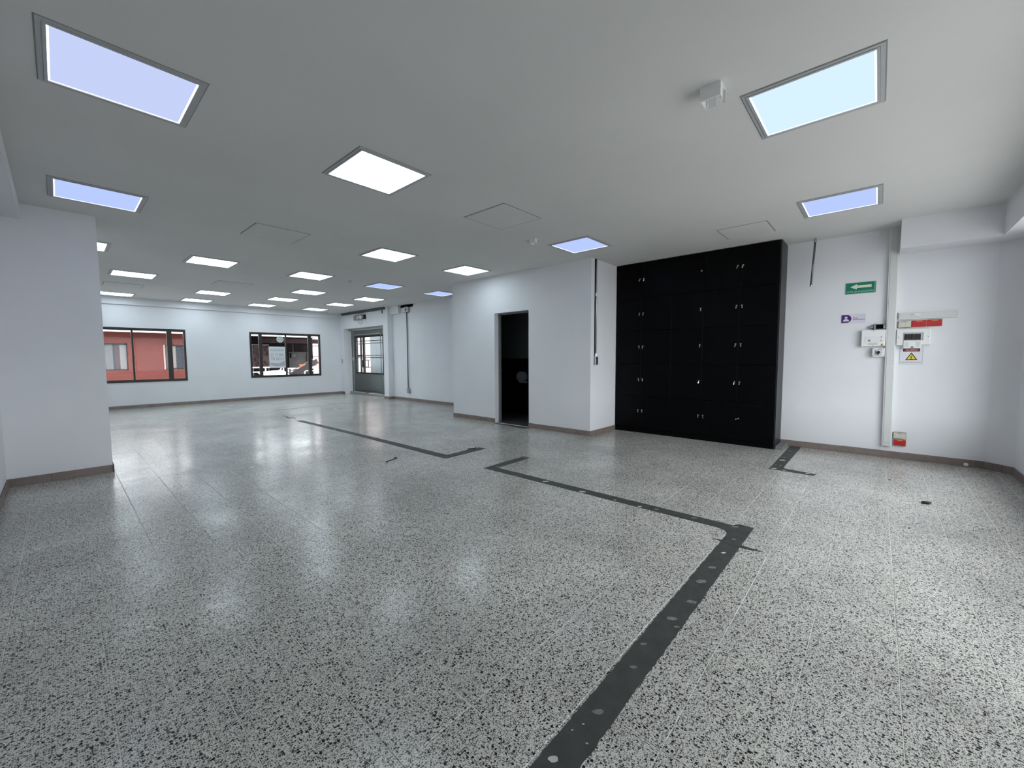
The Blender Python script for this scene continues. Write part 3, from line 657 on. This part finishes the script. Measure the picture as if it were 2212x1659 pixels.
def trunking():
    d = .052
    a = at_x(1923, 505, XR-d); b = at_x(1944.5, 505, XR-d); c = at_x(1904.5, 962.5, XR-d); e = at_x(1926, 964.5, XR-d)
    zb = (c.z+e.z)/2; z1 = ZC
    def lerp(p, q, z): s = (z-q.z)/(p.z-q.z); return q.y+(p.y-q.y)*s
    t = thing('cable_trunking', 'tall cream vertical cable trunking on the right wall', 'cable trunking', (XR, 0, zb), 'right')
    base_u0, base_u1 = -lerp(a, c, zb), -lerp(b, e, zb); top_u0, top_u1 = -lerp(a, c, z1), -lerp(b, e, z1)
    k = lambda v: (base_u0+(top_u0-base_u0)*v/(z1-zb), base_u1+(top_u1-base_u1)*v/(z1-zb))
    def seg(bm, v0, v1, i0, i1, w0, w1):
        p, q = k(v0), k(v1); prism(bm, [(p[0]+i0, v0), (p[1]-i1, v0), (q[1]-i1, v1), (q[0]+i0, v1)], w0, w1)
    obj('channel', mk(seg, 0, z1-zb, 0, 0, .001, d-.006), 'plastic', t)
    s1 = at_x(1915, 791.4, XR-d).z-zb
    for v0, v1 in ((.052, s1-.002), (s1+.002, z1-zb), (.0, .050)):
        obj('cover', mk(seg, v0, v1, .012, .012, d-.006, d), 'trunk', t)
    return k, zb
def trunk_h():
    d = .045
    u0, u1, v0, v1 = quad_rect([(1941, 674.8), (2071.2, 667.6), (2071.2, 683.6), (1941, 691)], d)
    t = thing('cable_trunking', 'short cream horizontal cable trunking above the red sockets', 'cable trunking', (XR, -u0, v0), 'right')
    w_, h_ = u1-u0, v1-v0
    obj('channel', mk(box, 0, w_, 0, h_, .001, d-.006), 'plastic', t); obj('cover', mk(rbox, .004, w_-.004, .008, h_-.008, d-.007, d, .002, 1), 'trunk', t)
    lb = obj('label_sticker', mk(box, w_*.19, w_*.38, h_*.20, h_*.78, d, d+.0006), 'paper', t)
    obj('print_line', mk(lambda b: [box(b, w_*.20, w_*(.27+.01*(i % 2)), h_*(.66-.10*i), h_*(.70-.10*i), d+.0006, d+.0009) for i in range(3)] + [box(b, w_*.20, w_*.36, h_*.26, h_*.31, d+.0006, d+.0009)]), 'inkgrey', lb)
    obj('screw', mk(lambda b: prism(b, circle(w_*.965, h_*.25, .004, 8), d, d+.001)), 'steel', t)
def socket(px, red, lab, grp, d=.032, vertical=True):
    u0, u1, v0, v1 = quad_rect(px, d); cu, cv = (u0+u1)/2, (v0+v1)/2; w_, h_ = (u1-u0)/2, (v1-v0)/2
    t = thing('power_socket', lab, 'socket', (XR, -cu, cv), 'right', grp)
    obj('back_box', mk(rbox, -w_, w_, -h_, h_, .001, d-.006, .003, 1), 'black' if not red else 'beige', t)
    obj('face_plate', mk(rbox, -w_+.002, w_-.002, -h_+.002, h_-.002, d-.006, d, .003, 2), 'red' if red else 'beige', t)
    for s in (-1, 1):
        x = s*w_*.36; hm = 'dred' if red else 'ink'
        fc = obj('outlet', mk(lambda b: prism(b, circle(x, -h_*.15, h_*.36, 14), d, d+.0015)), 'red' if red else 'paper', t)
        obj('slot', mk(lambda b: (box(b, x-.012, x-.009, -h_*.15-.006, -h_*.15+.006, d+.0015, d+.002), box(b, x+.006, x+.009, -h_*.15-.006, -h_*.15+.006, d+.0015, d+.002), prism(b, circle(x-.001, -h_*.15-.010, .003, 8), d+.0015, d+.002))), hm, fc)
    obj('tag', mk(box, -w_*.40, w_*.40, h_*.60, h_*.82, d, d+.0007), 'ochre', t)
def panel_right():
    d = .060
    u0, u1, v0, v1 = quad_rect([(1937, 711.4), (2010.9, 708.7), (2010.2, 744.6), (1935.6, 746)], d); cu, cv = (u0+u1)/2, (v0+v1)/2; w_, h_ = (u1-u0)/2, (v1-v0)/2
    t = thing('breaker_panel', 'white breaker panel with five black switches right of the trunking', 'breaker panel', (XR, -cu, cv), 'right')
    obj('cover', mk(rbox, -w_, w_, -h_, h_, .001, d, .008, 3), 'plastic', t)
    a0, a1, b0, b1 = quad_rect([(1952.6, 720.2), (1993.3, 718.5), (1993.3, 735.1), (1952.6, 736)], d); a0 -= cu; a1 -= cu; b0 -= cv; b1 -= cv
    wn = obj('breaker_window', mk(box, a0, a1, b0, b1, d-.004, d+.0008), mat('recess_grey', (.50, .50, .51), .6), t)
    obj('bezel', mk(lambda b: (box(b, a0-.004, a1+.004, b1, b1+.005, d, d+.006), box(b, a1, a1+.006, b0, b1+.005, d, d+.006), box(b, a0-.004, a0, b0, b1+.005, d, d+.006))), mat('bezel_grey', (.40, .41, .43), .5), t)
    n = 5; sw = (a1-a0)*.88/n
    for i in range(n):
        x = a0+.006+i*sw
        br = obj('breaker', mk(rbox, x, x+sw*.80, b0+.008, b1-.010, d+.0008, d+.010, .001, 1), 'black', t)
        obj('toggle', mk(rbox, x+sw*.18, x+sw*.62, (b0+b1)/2-.008, (b0+b1)/2+.006, d+.010, d+.018, .001, 1), 'black', br)
    obj('blank_module', mk(rbox, a0+.006+n*sw, a1-.004, b0+.008, b1-.010, d+.0008, d+.008, .001, 1), 'plastic', t)
    c0, c1, e0, e1 = quad_rect([(1951.2, 737), (1989.9, 736), (1989.9, 752.0), (1951.2, 752.7)], d); c0 -= cu; c1 -= cu; e0 -= cv; e1 -= cv
    lid = obj('hinged_lid', mk(rbox, c0, c1, e0, e1, d+.002, d+.010, .003, 2), 'plastic', t)
    obj('lid_grip', mk(box, (c0+c1)/2-.012, (c0+c1)/2+.012, e0+.004, e0+.022, d+.010, d+.013), mat('grip_grey', (.16, .16, .17), .5), lid)
    for x in (c0+(c1-c0)*.18, c0+(c1-c0)*.82): obj('circuit_label', mk(box, x-.018, x+.018, e0+.02, e1-.012, d+.010, d+.0106), 'trunk', lid)
    for s in (-1, 1): obj('screw', mk(lambda b: prism(b, circle(s*(w_-.02), 0, .0055, 10), d, d+.002)), 'inkgrey', t)
def danger_sign():
    u0, u1, v0, v1 = quad_rect([(1943.5, 750), (1993.3, 748), (1993.3, 786.7), (1943, 787)]); cu, cv = (u0+u1)/2, (v0+v1)/2; w_, h_ = (u1-u0)/2, (v1-v0)/2
    t = thing('danger_sign', 'white electrical danger sign with yellow triangle under the breaker panel', 'sign', (XR, -cu, cv), 'right')
    obj('plate', mk(box, -w_, w_, -h_, h_, 0, .0025), 'paper', t)
    obj('edge_line', mk(lambda b: (box(b, -w_, -w_+.0025, -h_, h_, .0025, .003), box(b, w_-.0025, w_, -h_, h_, .0025, .003), box(b, -w_, w_, -h_, -h_+.0025, .0025, .003))), 'inkgrey', t)
    a0, a1, b0, b1 = quad_rect([(1950.8, 753.0), (1987.4, 752.4), (1987.4, 759.2), (1950.8, 759.8)]); a0 -= cu; a1 -= cu; b0 -= cv; b1 -= cv
    hb = obj('header_bar', mk(box, a0, a1, b0, b1, .0025, .003), 'ink', t)
    mid = (b0+b1)/2; hh = (b1-b0)/2; ew = (a1-a0)/2
    obj('oval', mk(lambda b: prism(b, circle((a0+a1)/2, mid, ew*.90, 24, ry=hh*.80), .003, .0034)), 'maroon', hb)
    obj('lettering', move(text_bm('PELIGRO', hh*1.35, width=ew*1.35, depth=.0004), (a0+a1)/2, mid, .0036), mat('letter_pink', (.72, .55, .57), .6), hb)
    tp = at_x(1968.8, 761.2, XR); bl = at_x(1955.0, 777.9, XR); br = at_x(1981.6, 777.2, XR)
    P = [(-tp.y-cu, tp.z-cv), (-bl.y-cu, bl.z-cv), (-br.y-cu, br.z-cv)]; g = ((P[0][0]+P[1][0]+P[2][0])/3, (P[0][1]+P[1][1]+P[2][1])/3)
    tr = obj('triangle', mk(lambda b: prism(b, P, .0025, .003)), 'ink', t)
    obj('triangle_field', mk(lambda b: prism(b, [(g[0]+(x-g[0])*.72, g[1]+(y-g[1])*.72) for x, y in P], .003, .0034)), 'yellow', tr)
    s = (P[0][1]-P[1][1])
    bolt = [(.02, .30), (-.10, -.02), (-.01, -.01), (-.05, -.22), (-.10, -.20), (-.03, -.34), (.06, -.21), (.0, -.22), (.07, .05), (-.02, .04), (.08, .30)]
    obj('bolt', mk(lambda b: prism(b, [(g[0]+x*s, g[1]+y*s+.0*s) for x, y in bolt], .0034, .0038)), 'ink', tr)
    obj('lettering', move(text_bm('RIESGO ELÉCTRICO', h_*.16, width=w_*1.80, depth=.0004), 0, -h_*.78, .003), mat('ink_navy', (.03, .035, .10), .6), t)
def panel_left():
    d = .062
    u0, u1, v0, v1 = quad_rect([(1861, 712.7), (1913.6, 711.8), (1911.9, 748.4), (1859.7, 748.4)], d); cu, cv = (u0+u1)/2, (v0+v1)/2; w_, h_ = (u1-u0)/2, (v1-v0)/2
    t = thing('distribution_box', 'closed white distribution box left of the tall trunking', 'electrical box', (XR, -cu, cv), 'right')
    obj('body', mk(rbox, -w_, w_, -h_, h_, .001, d, .007, 3), 'plastic', t)
    lid = obj('hinged_lid', mk(rbox, -w_*.68, w_*.62, -h_*.50, h_*.22, d-.001, d+.0035, .0015, 1), mat('lid_white', (.78, .78, .79), .4), t)
    obj('lid_label', mk(box, -w_*.42, -w_*.22, -h_*.40, -h_*.18, d+.0035, d+.0042), 'inkgrey', lid)
    for y in (.10, -.30): obj('hinge', mk(box, w_*.63, w_*.69, h_*(y-.10), h_*(y+.10), d, d+.004), 'inkgrey', t)
    obj('name_tag', mk(box, -w_*.42, w_*.40, -h_*.80, -h_*.56, d, d+.0008), mat('tag_beige', (.62, .61, .55), .6), t)
    for y in (.88, -.86): obj('screw', mk(lambda b: prism(b, circle(0, h_*y, .005, 10), d, d+.002)), 'inkgrey', t)
    s = h_*.34; x0, y0 = w_*.74, -h_*.96
    wt = obj('warning_triangle', mk(lambda b: prism(b, [(x0-s*.6, y0), (x0+s*.6, y0), (x0, y0+s)], d, d+.0008)), mat('old_yellow', (.55, .42, .12), .6), t)
    obj('bolt', mk(lambda b: prism(b, [(x0-.003, y0+s*.15), (x0+.004, y0+s*.15), (x0+.003, y0+s*.6), (x0-.003, y0+s*.6)], d+.0008, d+.0012)), 'ink', wt)
def isolator():
    d = .058
    u0, u1, v0, v1 = quad_rect([(1884, 751.6), (1911.4, 751.0), (1911.0, 771.4), (1883.4, 770.4)], d); cu, cv = (u0+u1)/2, (v0+v1)/2; w_, h_ = (u1-u0)/2, (v1-v0)/2
    t = thing('isolator_switch', 'small white rotary switch box with black knob', 'switch', (XR, -cu, cv), 'right')
    obj('body', mk(rbox, -w_, w_, -h_, h_, .001, d, .006, 2), 'plastic', t)
    bz = obj('bezel', mk(rbox, -w_*.52, w_*.52, -h_*.68, h_*.62, d-.001, d+.006, .003, 2), mat('bezel_mid', (.34, .36, .38), .5), t)
    obj('bezel_face', mk(rbox, -w_*.42, w_*.42, -h_*.56, h_*.50, d+.005, d+.008, .002, 1), 'plastic', bz)
    obj('knob', mk(lambda b: (tube(b, [(0, 0, d+.008), (0, 0, d+.024), (0, 0, d+.028)], [w_*.32, w_*.30, w_*.24], 20), box(b, -w_*.10, w_*.10, -h_*.50, 0, d+.008, d+.026))), 'black', t)
    for x in (-.80, .80):
        for y in (-.82, .82): obj('screw', mk(lambda b: prism(b, circle(x*w_, y*h_, .0055, 10), d-.001, d+.001)), 'inkgrey', t)
    obj('label', mk(box, -w_*.05, w_*.55, h_*.72, h_*.88, d, d+.0007), mat('label_brown', (.45, .33, .28), .6), t)
def metal_box():
    d = .045
    u0, u1, v0, v1 = quad_rect([(1886.8, 700.4), (1914, 699.5), (1913.8, 711), (1886.8, 711)], d); cu, cv = (u0+u1)/2, (v0+v1)/2; w_, h_ = (u1-u0)/2, (v1-v0)/2
    t = thing('metal_junction_box', 'open grey metal junction box above the left distribution box', 'junction box', (XR, -cu, cv), 'right')
    def shell(b):
        box(b, -w_, w_, -h_, h_, .001, .006); box(b, -w_, w_, h_-.004, h_, .006, d); box(b, -w_, w_, -h_, -h_+.004, .006, d); box(b, -w_, -w_+.004, -h_, h_, .006, d); box(b, w_-.004, w_, -h_, h_, .006, d)
    obj('shell', mk(shell), 'steel', t)
    obj('cavity', mk(box, -w_*.60, w_*.55, -h_+.005, h_-.005, .006, .010), 'dark', t)
    obj('flange', mk(lambda b: (box(b, -w_, -w_*.62, -h_, h_, d-.003, d), box(b, w_*.60, w_, -h_, h_, d-.003, d))), 'steel', t)
    obj('connector', mk(lambda b: (tube(b, [(-w_, -h_*.2, d*.55), (-w_-.018, -h_*.2, d*.55)], .013, 12), tube(b, [(-w_-.018, -h_*.2, d*.55), (-w_-.040, -h_*.2, d*.55)], .017, 8))), 'steel', t)
sign_evac(); sign_admin(); trunking(); trunk_h(); panel_right(); danger_sign(); panel_left(); isolator(); metal_box()
socket([(1940, 694.0), (1968.8, 692.4), (1968.8, 706.8), (1940, 708.5)], False, 'beige wall socket next to the red ones above the breaker panel', None)
socket([(1969.6, 692.2), (2002.3, 690.6), (2002.3, 705.5), (1969.6, 707.0)], True, 'red wall socket in the middle of the row under the horizontal trunking', 'red wall sockets')
socket([(2003.8, 690.4), (2036, 688.6), (2036, 703.6), (2003.8, 705.4)], True, 'rightmost red wall socket under the horizontal trunking', 'red wall sockets')
socket([(1929.5, 933), (1958, 936), (1957.6, 949.2), (1929.5, 947)], False, 'beige wall socket at the foot of the tall trunking, near the floor', None)
socket([(1929.5, 948.6), (1957.5, 950.6), (1957, 964.6), (1929.5, 962.2)], True, 'red wall socket at the foot of the tall trunking, near the floor', 'red wall sockets')

# conduits
def conduit_stub():
    top = at_z(1761.5, 514.5, ZC); X = min(top.x, XR-.03); top = Vector((X, top.y, ZC)); bot = at_x(1751.5, 619, X)
    t = thing('conduit_stub', 'short metal conduit hanging from the ceiling beside the lockers', 'conduit', (top.x, top.y, ZC))
    d = bot-top
    obj('pipe', mk(tube, [(0, 0, -.05), tuple(d)], .0125, 12), mat('grey_conduit', (.20, .205, .22), .35, metal=1), t, True); obj('coupling', mk(tube, [(0, 0, 0), tuple(d*.09)], .0165, 12), 'steel', t); obj('end_collar', mk(tube, [tuple(d*.965), tuple(d*1.0)], .0155, 12), 'steel', t)
conduit_stub()
def conduit_bath():
    y = BY0-.018; a = at_y(1288.5, 561, y); b = at_y(1287, 772, y)
    t = thing('wall_conduit', 'metal conduit running down the bathroom side wall to a socket box', 'conduit', (a.x, BY0, 0), 'side')
    obj('pipe', mk(tube, [(0, ZC, .018), (.002, 2.2, .018), (0, b.z, .018)], .0125, 12), 'steel', t, True)
    obj('dark_chase', mk(box, -.020, -.013, b.z, ZC, 0, .010), 'dark', t)
    obj('coupling', mk(tube, [(0, 2.28, .018), (0, 2.33, .018)], .0165, 12), 'chrome', t)
    obj('coupling', mk(tube, [(0, b.z+.01, .018), (0, b.z+.06, .018)], .0165, 12), 'chrome', t)
    z0 = at_y(1287, 788, y).z
    bx = obj('socket_box', mk(rbox, -.035, .035, z0, b.z+.012, .001, .045, .003, 1), 'steel', t)
    obj('cover_plate', mk(rbox, .034, .056, z0+.008, b.z+.0, .004, .038, .003, 1), 'plastic', bx)
    obj('screw', mk(lambda q: [prism(q, circle(.046, z0+k, .004, 8), .038, .040) for k in (.02, .06, .10)]), 'inkgrey', bx)
conduit_bath()
def conduit_far():
    X = XR-.03; a = at_x(877, 668, X); b = at_x(883, 838, X)
    y0 = (a.y+b.y)/2
    t = thing('wall_conduit', 'dark metal conduit down the right wall between glass door and bathroom', 'conduit', (XR, y0, 0), 'right')
    obj('pipe', mk(tube, [(0, a.z, .03), (0, b.z, .03)], .014, 10), mat('dark_conduit', (.14, .15, .16), .45, metal=.6), t, True)
    bx = obj('junction_box', mk(rbox, -.12, .12, 2.64, 2.80, .001, .07, .006, 1), 'steel', t)
    for x in (-.06, .03): obj('connector', mk(tube, [(x, 2.80, .035), (x, ZC, .035)], .02, 10), 'black', bx)
    obj('knockout', mk(lambda q: prism(q, circle(.02, 2.72, .03, 12), .07, .075)), 'black', bx)
    obj('cover_plate', mk(rbox, -.115, -.03, 2.65, 2.77, .07, .076, .002, 1), 'plastic', bx)
    sb = obj('socket_box', mk(rbox, -.05, .07, b.z-.16, b.z, .001, .055, .004, 1), 'steel', t)
    obj('face_plate', mk(rbox, -.045, .03, b.z-.15, b.z-.01, .055, .060, .003, 1), 'emergency', sb)
conduit_far()
# baseboard connection box
t = thing('floor_box', 'small white connection box on the skirting near the bathroom corner', 'connection box', (XR-ST, 7.40, .02), 'right')
obj('box', mk(rbox, -.03, .03, 0, .055, .001, .035, .004, 2), 'plastic', t); obj('pipe_end', mk(tube, [(-.03, .03, .018), (-.065, .03, .018)], .012, 10), 'black', t)

# emergency lamp and track over the glass door
def emergency():
    X = 6.85
    tr = thing('header_track', 'dark metal cable tray along the top of the door header', 'cable tray', (X, 12.95, 2.84), 'right')
    obj('rail', mk(box, -1.33, 1.50, -.045, .030, .001, .05), mat('dark_tray', (.07, .075, .08), .5), tr); obj('end_drop', mk(box, 1.32, 1.35, -.16, -.045, .001, .02), 'black', tr)
    obj('lip', mk(box, -1.50, 1.33, .026, .033, .05, .065), mat('tray_lip', (.20, .21, .22), .5), tr)
    c = at_x(775, 684.5, X-.08)
    t = thing('emergency_light', 'grey emergency light with two round lamps over the glass door', 'emergency light', (X, c.y, c.z), 'right')
    obj('battery_box', mk(rbox, -.36, -.02, -.10, .06, .001, .09, .008, 2), 'emergency', t)
    obj('cover_grille', mk(lambda q: [box(q, -.34, -.06, -.08+.03*i, -.07+.03*i, .09, .093) for i in range(5)]), 'black', t)
    for x, on in ((.02, 0), (.20, 1)):
        hd = obj('lamp_head', mk(lambda q: tube(q, [(x, -.01, .02), (x, -.01, .06), (x, -.01, .10), (x, -.015, .13)], [.04, .06, .075, .08], 18)), 'emergency', t, True)
        obj('reflector', mk(lambda q: prism(q, circle(x, -.015, .070, 18), .128, .134)), mat('reflector_white' if on else 'reflector_grey', (.90, .90, .88) if on else (.55, .56, .55), .2), hd)
    obj('back_plate', mk(rbox, .02, .33, -.08, .06, .001, .03, .004, 1), 'black', t)
    obj('feed_pipe', mk(lambda q: (tube(q, [(-.26, .06, .03), (-.26, .085, .03)], .022, 10), tube(q, [(-.10, .06, .03), (-.10, .085, .03)], .022, 10))), 'black', t)
    obj('loose_wire', mk(tube, [(-.10, -.10, .05), (-.02, -.22, .06), (.08, -.27, .06), (.18, -.20, .06), (.20, -.10, .05)], .004, 6), 'inkgrey', t)
emergency()
t = thing('light_switch', 'small grey switch plate on the pier left of the glass door', 'switch', (6.85, 14.40, 1.18), 'right')
obj('plate', mk(rbox, -.04, .04, -.075, .075, .0005, .010, .003, 1), 'emergency', t); obj('rocker', mk(rbox, -.016, .016, -.03, .03, .009, .015, .002, 1), 'inkgrey', t)

# poster and round sticker on the glass of window 2
def poster():
    y = YF+.014
    a = at_y(580.5, 748.5, y); b = at_y(615.5, 747.5, y); c = at_y(617.0, 794.0, y)
    w_, h_ = (b.x-a.x)/2, (a.z-c.z)/2
    t = thing('poster', 'white to let poster on the right window, printed side facing out', 'poster', ((a.x+b.x)/2, y, (a.z+c.z)/2), 'far')
    obj('sheet', mk(box, -w_, w_, -h_, h_, -.003, .0), 'paper', t)
    for s, y0, wd, sz in (('ARRIENDA', .66, 1.62, .36), ('448 31 22', .22, 1.62, .42), ('310 206 4027', -.16, 1.62, .36)):
        obj('lettering', move(text_bm(s, h_*sz, width=w_*wd, depth=.0004, mirror=True), 0, h_*y0, .0006), mat('show_through_ink', (.30, .34, .38), .7), t)
    obj('colour_swoosh', mk(lambda q: prism(q, [(-w_*.9, -h_*.52), (w_*.2, -h_*.60), (w_*.9, -h_*.34), (w_*.9, -h_*.80), (-w_*.2, -h_*.86), (-w_*.9, -h_*.72)], 0, .0006)), mat('pale_mauve', (.50, .46, .52), .7), t)
    s = at_y(605, 733, y)
    o = thing('octagon_sticker', 'pale octagonal sticker near the top of the right window glass', 'sticker', s, 'far')
    obj('disc', mk(lambda q: prism(q, circle(0, 0, .112, 8, math.pi/8, 2*math.pi+math.pi/8), -.003, 0)), mat('sticker_pale', (.56, .62, .57), .6), o)
    obj('print_band', mk(lambda q: (box(q, -.045, .045, .045, .085, 0, .0006), box(q, -.08, .08, -.02, .005, 0, .0006))), mat('sticker_print', (.40, .46, .42), .6), o)
poster()

# bathroom paper dispenser
def dispenser():
    c = at_x(1122.7, 814, XR-.15)
    t = thing('paper_dispenser', 'round grey toilet paper dispenser on the dark bathroom wall', 'dispenser', (XR-.022, c.y, c.z), 'right')
    obj('drum', mk(lambda q: tube(q, [(0, 0, .001), (0, 0, .10), (0, 0, .115)], [.122, .122, .112], 28)), 'disp', t, False)
    obj('cover_disc', mk(lambda q: prism(q, circle(0, 0, .108, 28), .115, .122)), mat('disp_cover', (.42, .45, .46), .35), t)
    obj('foot', mk(rbox, -.05, .13, -.135, -.105, .01, .10, .006, 1), 'disp', t)
dispenser()

# ------------------------------------------------------------------ floor strips left by the removed partition
def ragged(pts, jit, step=.05, seed=1):
    rnd = random.Random(seed); out = []
    for i in range(len(pts)):
        a = Vector(pts[i]); b = Vector(pts[(i+1) % len(pts)]); d = b-a; n = max(1, int(d.length/step)); nn = Vector((-d.y, d.x)).normalized()
        for k in range(n):
            p = a+d*k/n
            out.append(tuple(p+nn*(rnd.uniform(-jit, jit) if k else 0)))
    return out
def tri_prism(bm, pts, z0, z1):
    a = [bm.verts.new((x, y, z1)) for x, y in pts]; b = [bm.verts.new((x, y, z0)) for x, y in pts]
    n = len(pts); es = []
    for i in range(n): bm.faces.new((a[i], b[i], b[(i+1) % n], a[(i+1) % n]))
    for t in tessellate_polygon([[Vector((x, y, 0)) for x, y in pts]]): bm.faces.new([a[i] for i in t])
def blob(cx, cy, rx, ry, seed, n=18):
    r = random.Random(seed)
    ca, sa = math.cos(-.85+r.uniform(-.3, .3)), math.sin(-.85+r.uniform(-.3, .3)); out = []
    for i in range(n):
        k = r.uniform(.82, 1.12); x, y = rx*math.cos(2*math.pi*i/n)*k, ry*math.sin(2*math.pi*i/n)*k
        out.append((cx+x*ca-y*sa, cy+x*sa+y*ca))
    return out
K = 1.3
def strip(label, pts, seed, spots):
    o = obj('mortar_strip', mk(tri_prism, ragged([(x*K, y*K) for x, y in pts], .0030, .022, seed), -.004, .0012), 'mortar', floor, label=label)
    for i, (px, py, r, m) in enumerate(spots):
        p = at_z(px, py, .0012)
        obj('adhesive_spot', mk(tri_prism, blob(p.x, p.y, r*1.1, r*.62, seed*31+i), .0010, .0020), m, o)
strip('long dark mortar strip crossing the foreground', [(.20, .500), (2.655, .498), (2.66, .575), (2.617, .60), (2.605, 2.52), (3.082, 2.533), (3.078, 2.622), (2.515, 2.612), (2.525, .66), (2.51, .615), (2.47, .594), (.20, .592)], 3,
      [(1178, 1040, .028, 'gluew'), (1258, 1062, .028, 'gluew'), (1115, 1027, .02, 'glue'), (1328, 1080, .018, 'gluew'), (1382, 1094, .022, 'gluew'), (1418, 1100, .025, 'glue'), (1500, 1119, .02, 'glue'), (1588, 1138, .025, 'glue'), (1075, 1008, .02, 'glue'), (1132, 988, .025, 'glue'),
       (1585, 1165, .014, 'glue'), (1563, 1194, .016, 'gluew'), (1538, 1226, .02, 'glue'), (1515, 1256, .032, 'glue'), (1494, 1300, .026, 'glue'), (1451, 1336, .030, 'glue'), (1462, 1354, .014, 'glue'), (1390, 1391, .012, 'glue'), (1368, 1441, .012, 'glue'), (1292, 1538, .020, 'glue'), (1260, 1564, .006, 'gluew'), (1268, 1606, .004, 'gluew'), (1195, 1640, .014, 'gluew'), (1236, 1577, .004, 'gluew')])
strip('dark mortar strip towards the far windows', [(2.503, 3.140), (3.083, 3.158), (3.072, 3.262), (2.615, 3.256), (2.60, 5.0), (2.565, 6.86), (2.480, 6.872), (2.508, 5.0)], 5,
      [(963, 987, .02, 'glue'), (835, 955, .022, 'glue'), (805, 946, .03, 'glue'), (723, 928, .022, 'gluew'), (765, 938, .025, 'glue')])
strip('short dark mortar strip beside the locker corner', [(4.155, .360), (4.228, .352), (4.262, .575), (4.30, .592), (5.385, .588), (5.385, .690), (4.165, .682)], 8,
      [(1690, 994, .035, 'gluew'), (1694, 988, .025, 'glue'), (1708, 975, .03, 'glue'), (1705, 982, .02, 'glue'), (1672, 1012, .022, 'gluew'), (1693, 1016, .016, 'gluew'), (1744, 1023, .02, 'gluew'), (1676, 1004, .008, 'gluew'), (1686, 1005, .008, 'gluew')])
p0 = at_z(590, 887, 0); p1 = at_z(828, 863, 0); dv = (p1-p0).normalized(); nv = Vector((-dv.y, dv.x, 0))*.016
obj('joint_line', mk(tri_prism, [tuple((p0+nv).xy), tuple((p0-nv).xy), tuple((p1-nv).xy), tuple((p1+nv).xy)], -.003, .0008), 'mortar', floor, label='thin dark joint line in front of the glass door')
obj('mortar_patch', mk(tri_prism, [(5.60, 4.72), (5.735, 4.70), (5.745, 5.3), (5.70, 5.62), (5.64, 5.5), (5.655, 5.2), (5.61, 5.05)], -.003, .0010), 'mortar', floor, label='dark worn patch at the bathroom threshold')
obj('mortar_patch', mk(tri_prism, [tuple(at_z(a, b, 0).xy) for a, b in ((616, 901.5), (625, 904.3), (632, 902.8), (641, 905.2), (640, 903.6), (631, 901.3), (622, 902.3), (624, 900.2), (617, 898.6), (610, 897.3), (611, 898.6), (619, 900.0))], -.003, .0009), 'mortar', floor, label='ragged dark crack before the strip')
obj('mortar_ledge', mk(box, 6.60, XR-ST, .93, 1.015, -.002, .045), mat('bare_cement', (.20, .20, .20), .9, var=(30, .25)), floor, label='bare cement ledge at the locker corner')

obj('mortar_smear', mk(tri_prism, [tuple(at_z(a, b, 0).xy) for a, b in ((1540, 1163), (1575, 1169), (1607, 1180), (1650, 1193), (1628, 1190), (1600, 1184), (1565, 1172))], -.003, .0022), 'mortar', floor, label='dark smear crossing the foreground strip')
# ------------------------------------------------------------------ debris on the floor
def debris(name, lab, px, py, m, bmf, cat='debris', rot=0.0):
    p = at_z(px, py, .0005); o = obj(name, mk(bmf), m); o.location = (p.x, p.y, .0006); o.rotation_euler = (0, 0, rot); tag(o, lab, cat)
def lump(b, rx, ry, rz, seed):
    bmesh.ops.create_icosphere(b, subdivisions=2, radius=1); r = random.Random(seed)
    for v in b.verts:
        k = r.uniform(.75, 1.1); v.co = Vector((v.co.x*rx*k, v.co.y*ry*k, max(0, (v.co.z+.6)/1.6)*rz*k))
debris('rubber_scrap', 'black rubber scrap lying on the floor at right', 2000, 1088, 'black', lambda b: lump(b, .022, .040, .022, 2), rot=.5)
debris('dark_crumb', 'tiny dark crumb on the floor in front of the trunking', 1922, 1037, 'black', lambda b: lump(b, .012, .010, .008, 3))
debris('dark_crumb', 'tiny dark crumb on the floor nearer the camera at right', 1964, 1141, 'black', lambda b: lump(b, .011, .007, .006, 9))
debris('plaster_flake', 'white plaster flake lying on the floor in the left foreground', 752, 1326, 'gluew', lambda b: tri_prism(b, blob(0, 0, .022, .030, 5), 0, .003))
debris('plaster_flake', 'small pale flake behind the larger white flake', 772, 1303, 'glue', lambda b: tri_prism(b, blob(0, 0, .012, .016, 6), 0, .002))
debris('plastic_sliver', 'thin white plastic sliver on the foreground floor', 923, 1409, 'plastic', lambda b: tube(b, [(-.020, -.004, .002), (0, .002, .003), (.020, .0, .002)], .0016, 6), rot=-.4)
debris('wire_scrap', 'bent black wire scrap on the floor in the middle', 850, 994, 'black', lambda b: tube(b, [(-.12, .02, .004), (-.10, .05, .004), (.10, .0, .004), (.12, .05, .004)], .005, 6), rot=.55)
debris('wire_scrap', 'black wire scrap lying on the end of the far strip', 1020, 970, 'black', lambda b: tube(b, [(-.12, .0, .005), (-.03, .05, .005), (.04, -.02, .005), (.12, .02, .005)], .006, 6), rot=.2)
debris('paper_bit', 'white paper bit on the foreground floor by the left edge', 320, 1355, 'plastic', lambda b: tri_prism(b, blob(0, 0, .008, .008, 15), 0, .002))
q = at_x(2086.5, 1003.5, XR-ST-.001)
o = single('bottle_cap', mk(lambda b: tube(b, [(0, 0, 0), (0, 0, .006), (0, 0, .010)], [.020, .018, .010], 14)), 'plastic', 'small round white cap on the right skirting', 'cap', (XR-ST-.0012, q.y, q.z), 'right')
